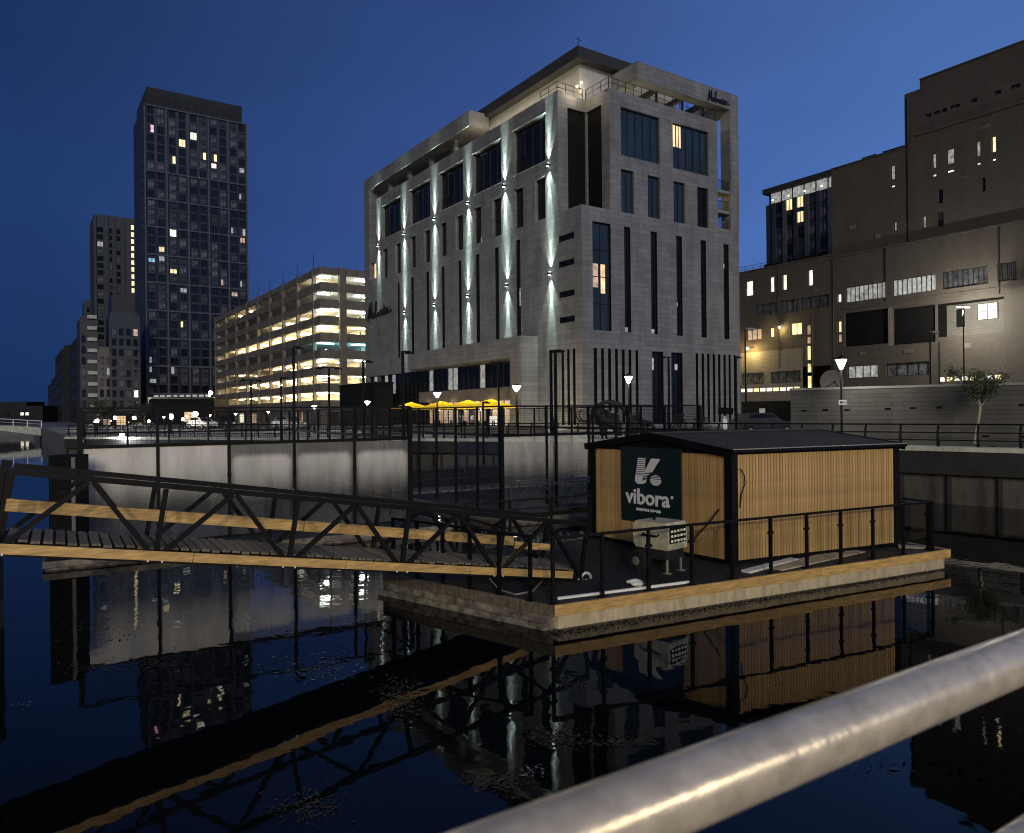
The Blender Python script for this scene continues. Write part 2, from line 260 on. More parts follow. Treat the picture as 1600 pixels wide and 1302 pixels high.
# ------------------------------------------------------------------ mesh builder
class MB:
    def __init__(s): s.v = []; s.f = []; s.m = []
    def add(s, vs, fs, m=0):
        b = len(s.v); s.v += [tuple(p) for p in vs]; s.f += [tuple(b + i for i in f) for f in fs]; s.m += [m] * len(fs); return s
    def obox(s, o, a, b, c, m=0):
        o, a, b, c = Vector(o), Vector(a), Vector(b), Vector(c)
        return s.add([o, o + a, o + a + b, o + b, o + c, o + a + c, o + a + b + c, o + b + c], [(0, 3, 2, 1), (4, 5, 6, 7), (0, 1, 5, 4), (1, 2, 6, 5), (2, 3, 7, 6), (3, 0, 4, 7)], m)
    def box(s, x0, x1, y0, y1, z0, z1, m=0): return s.obox((x0, y0, z0), (x1 - x0, 0, 0), (0, y1 - y0, 0), (0, 0, z1 - z0), m)
    def beam(s, p, q, w, h, m=0, up=(0, 0, 1)):
        p, q = Vector(p), Vector(q); d = (q - p).normalized(); a = d.cross(Vector(up))
        if a.length < 1e-4: a = d.cross(Vector((1, 0, 0)))
        a.normalize(); b = a.cross(d).normalized()
        return s.obox(p - a * w / 2 - b * h / 2, q - p, a * w, b * h, m)
    def tube(s, p, q, r, r2=None, n=8, m=0):
        return s.path([p, q], [r, r if r2 is None else r2], n, m)
    def path(s, pts, rs, n=8, m=0):
        pts = [Vector(p) for p in pts]
        if not hasattr(rs, '__len__'): rs = [rs] * len(pts)
        vs = []; ref = None
        for i, p in enumerate(pts):
            d = (pts[min(i + 1, len(pts) - 1)] - pts[max(i - 1, 0)]).normalized()
            if ref is None: ref = d.cross(Vector((0, 0, 1)) if abs(d.z) < .9 else Vector((1, 0, 0))).normalized()
            ref = (ref - d * ref.dot(d)).normalized(); b = d.cross(ref)
            vs += [p + (ref * math.cos(6.28318 * k / n) + b * math.sin(6.28318 * k / n)) * rs[i] for k in range(n)]
        fs = []
        for i in range(len(pts) - 1):
            fs += [(i * n + k, i * n + (k + 1) % n, (i + 1) * n + (k + 1) % n, (i + 1) * n + k) for k in range(n)]
        fs += [tuple(range(n - 1, -1, -1)), tuple(range((len(pts) - 1) * n, len(pts) * n))]
        return s.add(vs, fs, m)
    def lathe(s, prof, n=12, c=(0, 0, 0), m=0):
        vs = []; c = Vector(c)
        for r, z in prof: vs += [c + Vector((r * math.cos(6.28318 * k / n), r * math.sin(6.28318 * k / n), z)) for k in range(n)]
        fs = [(i * n + k, i * n + (k + 1) % n, (i + 1) * n + (k + 1) % n, (i + 1) * n + k) for i in range(len(prof) - 1) for k in range(n)]
        fs += [tuple(range(n - 1, -1, -1)), tuple(range((len(prof) - 1) * n, len(prof) * n))]
        return s.add(vs, fs, m)
    def prism(s, pts, z0, z1, m=0):
        n = len(pts)
        return s.add([(p[0], p[1], z0) for p in pts] + [(p[0], p[1], z1) for p in pts],
                     [tuple(range(n - 1, -1, -1)), tuple(range(n, 2 * n))] + [(i, (i + 1) % n, n + (i + 1) % n, n + i) for i in range(n)], m)
    def blob(s, c, r, n=8, m=0, jit=0):
        vs = []; rows = 5
        for i in range(rows + 1):
            a = math.pi * i / rows
            for k in range(n):
                b = 6.28318 * k / n; j = 1 + random.uniform(-jit, jit)
                vs.append((c[0] + r[0] * math.sin(a) * math.cos(b) * j, c[1] + r[1] * math.sin(a) * math.sin(b) * j, c[2] + r[2] * math.cos(a) * j))
        return s.add(vs, [(i * n + k, i * n + (k + 1) % n, (i + 1) * n + (k + 1) % n, (i + 1) * n + k) for i in range(rows) for k in range(n)], m)
    def wall(s, fn, s0, s1, z0, z1, holes=(), depth=.3, m=0, mr=None):
        hs = [(max(h[0], s0), min(h[1], s1), max(h[2], z0), min(h[3], z1)) + tuple(h[4:]) for h in holes]
        hs = [h for h in hs if h[1] > h[0] and h[3] > h[2]]
        S = sorted(set([s0, s1] + [h[0] for h in hs] + [h[1] for h in hs])); Z = sorted(set([z0, z1] + [h[2] for h in hs] + [h[3] for h in hs]))
        for i in range(len(S) - 1):
            for j in range(len(Z) - 1):
                cs, cz = (S[i] + S[i + 1]) / 2, (Z[j] + Z[j + 1]) / 2
                if any(h[0] < cs < h[1] and h[2] < cz < h[3] for h in hs): continue
                s.add([fn(S[i], Z[j], 0), fn(S[i + 1], Z[j], 0), fn(S[i + 1], Z[j + 1], 0), fn(S[i], Z[j + 1], 0)], [(0, 1, 2, 3)], m)
        for h in hs:
            a, b, c, d = h[:4]; dep = h[4] if len(h) > 4 else depth; k = h[5] if len(h) > 5 else (m if mr is None else mr)
            for (p, q) in (((a, c), (b, c)), ((b, c), (b, d)), ((b, d), (a, d)), ((a, d), (a, c))):
                s.add([fn(p[0], p[1], 0), fn(q[0], q[1], 0), fn(q[0], q[1], dep), fn(p[0], p[1], dep)], [(0, 1, 2, 3)], k)
        return s
    def mesh(s, name, mats, smooth=False):
        me = bpy.data.meshes.new(name); me.from_pydata(s.v, [], s.f)
        for x in (mats if isinstance(mats, (list, tuple)) else [mats]): me.materials.append(M[x] if isinstance(x, str) else x)
        me.polygons.foreach_set('material_index', s.m)
        if smooth: me.polygons.foreach_set('use_smooth', [True] * len(s.f))
        me.update(); return me
    def obj(s, name, mats, parent=None, loc=(0, 0, 0), rz=0, smooth=False): return link(name, s.mesh(name, mats, smooth), parent, loc, rz)
def link(name, me, parent=None, loc=(0, 0, 0), rz=0, scale=None):
    o = bpy.data.objects.new(name, me); COL.objects.link(o); o.parent = parent; o.location = loc
    if hasattr(rz, '__len__'): o.rotation_euler = rz
    else: o.rotation_euler = (0, 0, rz)
    if scale: o.scale = scale
    return o
def tag(o, label, cat, group=None, kind=None):
    o['label'] = label; o['category'] = cat
    if group: o['group'] = group
    if kind: o['kind'] = kind
    return o
def thing(name, label, cat, loc=(0, 0, 0), rz=0, group=None): return tag(link(name, None, None, loc, rz), label, cat, group)
def struct(name, mb, mats, smooth=False, label=None):
    o = mb.obj(name, mats, smooth=smooth); o['kind'] = 'structure'
    if label: o['label'] = label
    return o
def copy_tree(o, parent=None):
    c = o.copy(); COL.objects.link(c); c.parent = parent
    for ch in list(o.children): copy_tree(ch, c)
    return c
def text_mesh(body, size, bold=0.0, depth=.01, align='CENTER'):
    cu = bpy.data.curves.new('t', 'FONT'); cu.body = body; cu.size = size; cu.offset = bold; cu.extrude = depth; cu.align_x = align; cu.resolution_u = 3
    o = bpy.data.objects.new('t', cu); COL.objects.link(o); dg = bpy.context.evaluated_depsgraph_get(); dg.update()
    me = bpy.data.meshes.new_from_object(o.evaluated_get(dg)); bpy.data.objects.remove(o); bpy.data.curves.remove(cu)
    return me
def plight(loc, power, col=(1, .9, .75), r=.12, kind='POINT', parent=None, name='lamp_light'):
    l = bpy.data.lights.new(name, kind); l.energy = power; l.color = col; l.shadow_soft_size = r
    o = bpy.data.objects.new(name, l); COL.objects.link(o); o.location = loc; o.parent = parent
    return o, l
FL = lambda s, z, d: (d, s, z)      # left facade of a frame (plane x = 0)
FRt = lambda s, z, d: (s, d, z)     # right facade (plane y = 0)
def window(par, fn, s0, s1, z0, z1, depth=.3, nx=1, nz=1, glass='glassdark', fr='frame', bar=.07, name='window', lit=None):
    f = MB()
    def bx(a, b, c, d):
        p = [Vector(fn(a, c, depth - .07)), Vector(fn(b, c, depth - .07)), Vector(fn(a, d, depth - .07)), Vector(fn(a, c, depth + .02))]
        f.obox(p[0], p[1] - p[0], p[2] - p[0], p[3] - p[0])
    for i in range(nx + 1):
        x = s0 + (s1 - s0) * i / nx; x = min(max(x, s0 + bar / 2), s1 - bar / 2); bx(x - bar / 2, x + bar / 2, z0, z1)
    for i in range(nz + 1):
        z = z0 + (z1 - z0) * i / nz; z = min(max(z, z0 + bar / 2), z1 - bar / 2); bx(s0 + bar, s1 - bar, z - bar / 2, z + bar / 2)
    o = f.obj(name, fr, par)
    g = MB(); g.add([fn(s0, z0, depth), fn(s1, z0, depth), fn(s1, z1, depth), fn(s0, z1, depth)], [(0, 1, 2, 3)]); g.obj('pane', glass, o)
    for (a, b, c, d, mname) in (lit or ()):
        q = MB(); q.add([fn(s0 + (s1 - s0) * a, z0 + (z1 - z0) * c, depth - .012), fn(s0 + (s1 - s0) * b, z0 + (z1 - z0) * c, depth - .012), fn(s0 + (s1 - s0) * b, z0 + (z1 - z0) * d, depth - .012), fn(s0 + (s1 - s0) * a, z0 + (z1 - z0) * d, depth - .012)], [(0, 1, 2, 3)])
        q.obj('lit_pane', mname, o)
    return o

# ================================================================== SETTING
b = MB(); b.add([(-2500, -200, 0), (2500, -200, 0), (2500, 3500, 0), (-2500, 3500, 0)], [(0, 1, 2, 3)])
struct('water', b, 'water')
CORN = Vector((28, 21.4, 0)); KN = Vector((5.5, 44.0, 0)); KL = Vector((-36.5, 61.2, 0))
gpoly = [(28, 21.4), (5.5, 44.0), (-36.5, 61.2), (-133, 205), (-400, 604), (-1600, 2400), (3000, 3000), (3000, 21.4)]
b = MB(); b.prism(gpoly, -2, GZ); struct('quay_ground', b, 'paving')
b = MB(); b.prism([(-6, -4.13), (28, 21.37), (3000, 21.37), (3000, -300), (-6, -300)], -2, GZ); struct('near_quay', b, 'paving')
b = MB(); b.prism([(-1800, 175), (-106, 168), (-400, 604.5), (-1600, 2400)], -2, 1.6); struct('far_bank', b, 'paving')

def run(p, q):                      # unit vector along and towards the land side
    d = (q - p); L = d.length; d = d / L; n = Vector((d.y, -d.x, 0))
    return d, n, L
def railing(name_label, p, q, step, group):
    d, n, L = run(p, q); t = thing('quay_railing', name_label, 'railing', (p.x, p.y, GZ), math.atan2(d.y, d.x), group)
    pm = MB(); pm.path([(0, -.22, 0), (0, -.30, .35), (0, -.28, .7), (0, -.16, .98)], [.06, .055, .05, .045], 6)
    pmesh = pm.mesh('post', 'black')
    k = int(L / step)
    for i in range(k + 1): link('post', pmesh, t, (.3 + i * step, 0, 0))
    for z, y in ((.96, -.17), (.62, -.28), (.30, -.29)):
        r = MB(); r.tube((0, y, z), (L, y, z), .026 if z < .9 else .036, n=6); r.obj('rail', 'black', t)
    return t
railing('black railing with bowed posts along the quay edge beside the concrete wall', KN, CORN, 1.46, 'quay railings')
railing('long black railing with bowed posts along the quay in front of the hotel', KL, KN, 1.5, 'quay railings')

def dockwall(label, p, q, step, beam0):
    d, n, L = run(p, q); t = thing('dock_wall', label, 'wall', (p.x, p.y, 0), math.atan2(d.y, d.x), 'dock walls')
    b = MB(); b.box(0, L, -.45, .02, beam0, GZ - .16); b.obj('fascia_beam', 'dockbeam', t)
    b = MB(); b.box(0, L, -.5, .35, GZ - .158, GZ + .03); b.obj('coping', 'coping', t)
    pm = MB(); pm.box(.04, step - .04, -.12, -.01, -.5, beam0 - .01); pmesh = pm.mesh('wall_panel', 'dockwall')
    rm = MB(); rm.box(-.07, .07, -.26, -.004, -.5, beam0 - .01); rmesh = rm.mesh('pile', 'dockbeam')
    for i in range(int(L / step)):
        link('wall_panel', pmesh, t, (i * step, 0, 0)); link('pile', rmesh, t, (i * step, 0, 0))
    return t
dockwall('dark dock wall with panelled face below the railing beside the wooden cabin', KN, CORN, 1.82, 1.25)
dockwall('long dock wall under the hotel quay seen through the glass courts', KL, KN, 1.82, 1.45)
# bulkhead lamp on the dock wall
p = at(1553, 705, 30.2)
t = thing('bulkhead_lamp', 'round glass bulkhead lamp mounted on the dark dock wall', 'lamp', p, 0)
b = MB(); b.lathe([(.0, -.16), (.12, -.12), (.16, 0), (.12, .12), (0, .16)], 12); b.obj('glass_globe', 'greywin', t, smooth=True)
b = MB(); b.box(-.06, .06, 0, .35, .1, .2); b.obj('bracket', 'black', t)

# retaining wall on the right
wl = at(1235, 607, 40); wr = at(1600, 597, 34); d = Vector((wr.x - wl.x, wr.y - wl.y, 0)); wa = math.atan2(d.y, d.x)
t = thing('retaining_wall', 'long board marked grey concrete retaining wall behind the young tree', 'wall', (wl.x, wl.y, GZ), wa)
WH = wl.z - GZ
holes = []
dn = d.normalized()
def onwall(px, py):
    r = Vector(ray(px, py)); n = Vector((dn.y, -dn.x, 0)); o = Vector((wl.x, wl.y, GZ)); k = (o - Vector((0, 0, CAMZ))).dot(n) / r.dot(n)
    q = Vector((0, 0, CAMZ)) + r * k - o; return q.dot(dn), q.z
vents = [onwall(*q) for q in ((1256, 642), (1289, 641), (1323, 641), (1387, 639), (1426, 638), (1467, 637), (1540, 682), (1597, 633), (1597, 683))]
b = MB(); b.wall(FRt, 0, 19, 0, WH - .12, [(s - .14, s + .14, z - .05, z + .05) for s, z in vents], .12)
b.add([(0, 0, 0), (0, .5, 0), (0, .5, WH - .12), (0, 0, WH - .12)], [(0, 1, 2, 3)]); b.add([(0, .5, 0), (19, .5, 0), (19, .5, WH - .12), (0, .5, WH - .12)], [(0, 1, 2, 3)])
b.obj('wall_face', 'boardconc', t)
b = MB(); b.box(-.04, 19, -.05, .55, WH - .118, WH); b.obj('coping', 'stone', t)
for s, z in vents:
    v = MB(); v.box(s - .14, s + .14, .08, .11, z - .05, z + .05); v.box(s - .13, s + .13, .03, .07, z - .012, z + .012); v.obj('vent', 'black', t)
# strip of grass between railing and wall
dd, nn, LL = run(KN, CORN)
b = MB(); q0 = KN + dd * 6; q1 = CORN
b.add([(q0 - nn * 1.3 + Vector((0, 0, GZ + .005))), (q1 - nn * 1.3 + Vector((0, 0, GZ + .005))), (q1 - nn * 5 + Vector((0, 0, GZ + .005))), (q0 - nn * 4.2 + Vector((0, 0, GZ + .005)))], [(0, 1, 2, 3)])
struct('verge', b, 'grass')

# ------------------------------------------------------------------ footbridge far left
bp = at(0, 660, 122); t = thing('footbridge', 'pale arched footbridge over the dock at far left', 'bridge', (bp.x - 30, 122, 0), -.05)
b = MB(); N = 16; LX = 38
top = [(LX * i / N, 3.6 - (i / N) ** 2 * 1.3) for i in range(N + 1)]
bot = [(LX * i / N, min(top[i][1] - .5, 1.0 + 1.9 * math.sin(math.pi * (i / N) * .9 + .1) - .35)) for i in range(N + 1)]
vs = [(x, y, z) for (x, z) in top for y in (0, 2.6)] + [(x, y, z) for (x, z) in bot for y in (0, 2.6)]
o = 2 * (N + 1)
for i in range(N): b.add([vs[2 * i], vs[2 * i + 2], vs[o + 2 * i + 2], vs[o + 2 * i], vs[2 * i + 1], vs[2 * i + 3], vs[o + 2 * i + 3], vs[o + 2 * i + 1]], [(0, 1, 2, 3), (4, 7, 6, 5), (0, 4, 5, 1), (3, 2, 6, 7)])
b.obj('arch_deck', 'coping', t)
pmb = MB(); pmb.box(-.05, .05, 0, .1, 0, 1.1); pme = pmb.mesh('baluster', 'white')
for i in range(0, N + 1): link('baluster', pme, t, (top[i][0], .05, top[i][1]))
r = MB(); r.path([(x, .1, z + 1.1) for x, z in top], .06, 6); r.path([(x, .1, z + .6) for x, z in top], .03, 4); r.obj('handrail', 'white', t)

# ================================================================== HOTEL
h = Fr(6.34, 66)
HT = thing('hotel', 'pale limestone hotel with lit pilasters, a corner notch and open rooftop frame', 'building', h.o, ANG)
A = [(5.25, 10.7), (12.97, 18.65), (20.8, 26.4), (28.75, 34.4), (37.0, 42.9)]
LU = [4.69, 12.25, 19.6, 27.55, 35.9, 44.0]; LLo = [4.56, 11.95, 19.84, 27.69, 35.94]
holesW = [(a, c, 25.5, 30.0) for a, c in A]
Bw = []
for a, c in A: Bw += [(a + .1, a + 1.8), (c - 1.65, c)]
holesW += [(a, c, 19.95, 24.1) for a, c in Bw]
Cs = [(9.63, 10.3), (13.6, 14.27), (17.44, 18.14), (21.35, 21.95), (25.35, 25.95), (29.2, 29.88), (33.4, 34.05), (37.55, 38.1)]
holesW += [(a, c, 9.0, 18.9, .35, 1) for a, c in Cs]
GLZ = (8.66, 48.3, .25, 6.95)
holesW.append(GLZ)
b = MB()
b.wall(FL, 3.3, 45.0, 0, 31.3, holesW, .55); b.wall(FL, 45.0, 49.1, 0, 20.4, [(45.0, 48.3, .25, 6.95)], .55)
slots = [(1.07, 3.85, 17.3, 17.9), (1.07, 3.3, 15.0, 15.6), (1.07, 3.3, 12.2, 12.8), (1.07, 3.3, 9.8, 10.4)]
baseL = [(y, y + .37, .45, 7.35, .4, 1) for y in (1.05, 1.88, 2.72, 3.56, 4.42, 5.25)]
b.wall(FL, 0, 3.3, 0, 20.1, [(1.07, 3.3, z - .28, z + .28, .4, 1) for z in (17.6, 15.25, 12.45, 10.1)] + [q for q in baseL if q[1] < 3.3], .4)
b.wall(lambda s, z, d: (-.02 + d, s, z), 3.42, 6.6, .3, 7.45, [q for q in baseL if q[0] > 3.4], .4)
b.box(0, .6, 3.3, 45, 31.302, 31.5)
b.obj('wall', ['stoneL', 'clad'], HT)
# dark backing behind every opening of the left base
b = MB(); b.box(.42, .5, .3, 6.2, .3, 20); b.obj('dark_lining', 'clad', HT)
b = MB(); RB = [(1.26, 1.64), (2.13, 2.47), (2.95, 3.32), (3.81, 4.15), (4.63, 5.0), (5.46, 5.82), (6.35, 6.69), (14.48, 14.84), (15.33, 15.7), (16.15, 16.5), (16.98, 17.33), (17.78, 18.13), (18.6, 18.95), (19.4, 19.72), (20.2, 20.5)]
RD = [(8.48, 9.99), (11.06, 12.62)]
RC = [(1.25, 3.42), (5.07, 5.85), (8.45, 9.28), (11.9, 12.7), (15.37, 16.14), (18.8, 19.57)]
R2 = [(4.77, 6.42), (8.16, 9.81), (11.6, 13.23), (14.96, 16.63)]
R1 = [(4.8, 9.82), (11.58, 16.7)]
hr = [(a, c, .45, 7.38, .45, 1) for a, c in RB] + [(a, c, .05, 7.33, .45, 1) for a, c in RD] + [(a, c, 9.0, 18.78, .45, 1) for a, c in RC]
b.wall(FRt, 0, 21.2, 0, 20.1, hr, .45)
b.wall(FRt, 3.4, 18.0, 20.1, 31.05, [(a, c, 20.05, 24.1) for a, c in R2] + [(a, c, 25.38, 29.85) for a, c in R1], .45)
b.wall(lambda s, z, d: (s, 3.3 + d, z), 0, 3.4, 20.1, 31.3, [(1.15, 3.4, 20.35, 30.1)], .25)
b.box(3.4, 18.0, .002, .6, 31.052, 31.25)
# right end wall and back
b.add([(21.2, 0, 0), (21.2, 49.1, 0), (21.2, 49.1, 20.1), (21.2, 0, 20.1)], [(0, 1, 2, 3)])
b.add([(18, 0, 20.1), (18, 45, 20.1), (18, 45, 31.05), (18, 0, 31.05)], [(0, 1, 2, 3)])
b.add([(0, 49.1, 0), (21.2, 49.1, 0), (21.2, 49.1, 20.4), (0, 49.1, 20.4)], [(0, 1, 2, 3)])
b.add([(0, 45, 20), (18, 45, 20), (18, 45, 31.3), (0, 45, 31.3)], [(0, 1, 2, 3)])
b.obj('wall', ['stoneR', 'clad'], HT)
b = MB(); b.wall(lambda s, z, d: (3.4 + d, s, z), 0, 3.3, 20.1, 31.3, [(1.1, 3.3, 20.35, 30.1)], .25); b.obj('wall', 'stoneL', HT)
b = MB(); b.box(1.15, 3.62, 3.5, 3.54, 20.3, 30.1); b.box(3.6, 3.64, 1.1, 3.5, 20.3, 30.1); b.obj('cladding_panel', 'clad', HT)
b = MB(); b.box(0.02, 21.18, .02, 49.08, 19.9, 20.08); b.box(.6, 17.9, 3.4, 44.9, 30.7, 30.95); b.box(3.5, 17.9, .6, 3.5, 30.6, 30.8); b.obj('roof_deck', 'stone', HT)
b = MB(); b.box(.9, 20.9, .62, 48.9, .02, 19.85); b.box(3.7, 17.8, 4, 44.8, 20.1, 30.6); b.obj('core', 'clad', HT)
# string course and plinth
b = MB(); b.wall(FRt, 0, 21.2, 0, .01); b.box(-.06, 21.2, -.06, -.003, 0, .4); b.box(-.06, -.003, -.0, 6.7, 0, .4); b.obj('plinth', 'stone', HT)
# windows left
import itertools
for i, (a, c) in enumerate(A):
    o = window(HT, FL, a, c, 25.5, 30.0, .5, 4, 1, lit=None)
    k = (c - a)
    r = MB();
    xa, xb = (a + k * .5, c) if i % 2 else (a + k * .45, c)
    if i == 3 or i == 4: xa, xb = a, a + k * .45
    r.box(.38, .42, xa, xb, 26.95, 27.0)
    for q in range(9): r.box(.385, .415, xa + (xb - xa) * q / 8 - .015, xa + (xb - xa) * q / 8 + .015, 25.55, 26.95)
    r.obj('juliet_rail', 'frame', o)
    s_ = MB(); s_.box(-.03, .45, a, c, 25.44, 25.497); s_.obj('sill', 'coping', o); s_ = MB(); s_.box(-.05, -.002, a - .05, c + .05, 30.0, 30.07); s_.obj('lintel', 'coping', o)
for i, (a, c) in enumerate(Bw):
    lit = None
    if i == 3: lit = [(.15, .45, .05, .2, 'whitewin')]
    if i == 5: lit = [(.2, .5, .04, .25, 'greywin')]
    o = window(HT, FL, a, c, 19.95, 24.1, .45, 2, 2, lit=lit)
for i, (a, c) in enumerate(Cs): window(HT, FL, a, c, 9.0, 18.9, .3, 1, 4, lit=[(.0, 1, .34, .52, 'greywin')] if i == 0 else None)
# windows right
for i, (a, c) in enumerate(R1): window(HT, FRt, a, c, 25.38, 29.85, .3, 5, 1, 'glass_sky', lit=[(.01, .12, .5, .97, 'warm'), (.15, .27, .5, .97, 'warm')] if i else None)
for i, (a, c) in enumerate(R2): window(HT, FRt, a, c, 20.05, 24.1, .3, 2, 1, 'glass_sky' if i < 3 else 'glassdark')
for i, (a, c) in enumerate(RC):
    lit = [(.03, .4, .4, .62, 'warmdim'), (.5, .78, .35, .62, 'warm')] if i == 0 else [(.1, .5, .3, .34, 'greywin')] if i == 3 else [(.1, .8, .0, .05, 'greywin')] if i in (1, 2) else [(.3, .5, .75, .8, 'whitewin')] if i == 5 else None
    window(HT, FRt, a, c, 9.0, 18.78, .3, 2 if i == 0 else 1, 4, 'glass_sky' if i == 0 else 'glassdark', lit=lit)
for a, c in RB: window(HT, FRt, a, c, .45, 7.38, .35, 1, 1)
for i, (a, c) in enumerate(RD):
    o = window(HT, FRt, a, c, .05, 7.33, .4, 2, 2, name='doorway', lit=[(.05, .4, .76, .92, 'greywin')] if i == 0 else [(.5, .8, .77, .85, 'greywin')])
for q in baseL: window(HT, FL, q[0], q[1], q[2], q[3], .35, 1, 1)
for z in (17.6, 15.25, 12.45, 10.1): window(HT, FL, 1.07, 3.3, z - .28, z + .28, .3, 1, 1, name='slot_window')
# portal box over the terrace
b = MB(); PX = -2.0
b.box(PX, -.003, 6.82, 31.2, 7.0, 8.95); b.box(PX, -.003, 6.82, 8.64, 0, 6.998)
b.obj('portal_frame', 'stoneL', HT)
b = MB(); b.box(-.9, .5, 9.0, 30.5, 3.0, 4.2); b.obj('canopy_band', 'conc', HT)
# ground floor glazing: mullions and panes
gm = MB()
for i in range(34):
    y = 8.7 + i * 1.2; gm.box(.42, .52, y, y + .09, .25, 6.95)
for z in (.25, 2.9, 4.3, 6.9): gm.box(.43, .51, 8.7, 48.3, z, z + .08)
gf = gm.obj('glazing_frame', 'frame', HT)
pm = MB(); pm.add([(.5, .1, .3), (.5, 1.2, .3), (.5, 1.2, 2.9), (.5, .1, 2.9)], [(0, 1, 2, 3)])
pu = MB(); pu.add([(.5, .1, 4.35), (.5, 1.2, 4.35), (.5, 1.2, 6.88), (.5, .1, 6.88)], [(0, 1, 2, 3)])
lo = {k: pm.mesh('pane', k) for k in ('glassdark', 'warmdim', 'warm')}; up = {k: pu.mesh('pane', k) for k in ('glassdark', 'greywin', 'whitewin')}
for i in range(33):
    y = 8.7 + i * 1.2
    k = 'glassdark' if (i < 1 or i > 17) else random.choice(['warmdim', 'warmdim', 'warm', 'warmdim', 'glassdark'])
    if i > 24: k = random.choice(['glassdark', 'glassdark', 'warmdim'])
    link('pane', lo[k], gf, (0, y, 0))
    k = 'greywin' if i in (7, 12, 13, 17, 26, 28, 30, 31) else 'glassdark'
    link('pane', up[k], gf, (0, y, 0))
# little lamps hanging inside along the terrace front
lm = MB(); lm.blob((0, 0, 0), (.09, .09, .09), 6); lme = lm.mesh('pendant_lamp', 'lamp')
for i in range(16): link('pendant_lamp', lme, HT, (.30, 10.2 + i * 1.15 + random.uniform(-.3, .3), 2.15 + random.uniform(-.15, .15)))
# upper frames: left beam and column
b = MB(); b.box(0, 2.6, 19.3, 49.1, 33.45, 35.15); b.box(0, 2.4, 47.3, 49.1, 20.4, 33.447); b.box(2.6, 9, 46.9, 49.1, 33.45, 35.15)
for y in (24, 30, 36, 42): b.box(.8, 1.3, y, y + .5, 31.5, 33.447)
b.obj('roof_frame', 'stoneL', HT)
b = MB(); b.box(20.02, 21.3, 0, 1.3, 20.1, 32.9); b.box(6.9, 21.3, 0, 1.1, 32.903, 34.6); b.box(6.9, 8.1, 1.1, 7.5, 32.903, 34.6); b.box(20.02, 21.3, 1.1, 9, 32.903, 34.6); b.box(20.02, 21.3, 7.8, 9, 20.1, 32.9)
b.obj('roof_frame', 'stoneR', HT)
b = MB()
for x in (10.6, 14.2, 17.2): b.beam((x, 1.1, 33.2), (x + .6, 7.4, 33.2), .35, .5); b.box(x, x + .2, 1.2, 1.4, 30.8, 33)
b.box(8.1, 20.0, 7.3, 7.5, 33.0, 33.5); b.obj('roof_strut', 'frame', HT)
# balconies in the open corner
for (y0, y1, x0, x1) in ((0.1, 7, 18.0, 20.0),):
    for z in (20.1, 22.0, 24.1):
        o = None
        b = MB(); b.box(x0 + .01, x1, y0, y1, z, z + .28); o = b.obj('balcony', 'stone', HT)
        r = MB(); r.box(x0 + .05, x1, y0 + .05, y0 + .09, z + 1.25, z + 1.3)
        for q in range(12): r.box(x0 + .1 + q * .16, x0 + .125 + q * .16, y0 + .05, y0 + .08, z + .28, z + 1.25)
        r.obj('rail', 'frame', o)
b = MB(); b.add([(18.05, 7, 22.3), (20.0, 7, 22.3), (20.0, 7, 24.1), (18.05, 7, 24.1)], [(0, 1, 2, 3)]); b.obj('lit_pane', 'warm', HT)  # back wall piece made to glow, standing in for lamplight on it
for z in (20.4, 23.0): b = MB(); b.box(.1, 5, 45.1, 47.2, z, z + .25); b.obj('balcony', 'stone', HT)
b = MB(); b.add([(.4, 45.3, 20.8), (.4, 46.5, 20.8), (.4, 46.5, 22.8), (.4, 45.3, 22.8)], [(0, 1, 2, 3)]); b.obj('lit_pane', 'warm', HT)
# penthouse
b = MB(); b.box(3.0, 16, 3.7, 44, 30.96, 34.8); b.obj('penthouse_wall', 'render', HT)
b = MB(); b.box(2.0, 17, 2.7, 22, 34.803, 35.9); b.obj('penthouse_roof', 'roofdark', HT)
b = MB()
for y in (4.2,): b.tube((2.3, 3.0, 35.9), (2.3, 3.0, 36.9), .03); b.tube((2.0, 3.0, 36.6), (2.7, 3.0, 36.6), .02)
b.obj('aerial', 'frame', HT)
b = MB()
for (p, q) in (((.2, 3.6, 0), (.2, 6.2, 0)), ((.2, 3.6, 0), (3.2, 3.6, 0)), ((3.6, .3, 0), (3.6, 3.6, 0)), ((3.6, .25, 0), (18, .25, 0))):
    p, q = Vector(p), Vector(q); n = max(2, int((q - p).length / 1.0))
    for z in (32.4, 31.9): b.tube(p + Vector((0, 0, z)), q + Vector((0, 0, z)), .03, n=5)
    for i in range(n + 1): v = p.lerp(q, i / n); b.tube(v + Vector((0, 0, 31.2)), v + Vector((0, 0, 32.4)), .03, n=5)
b.obj('roof_rail', 'frame', HT)
def hl(x, y, z): return h.o + DR * x + DL * y + Vector((0, 0, z))
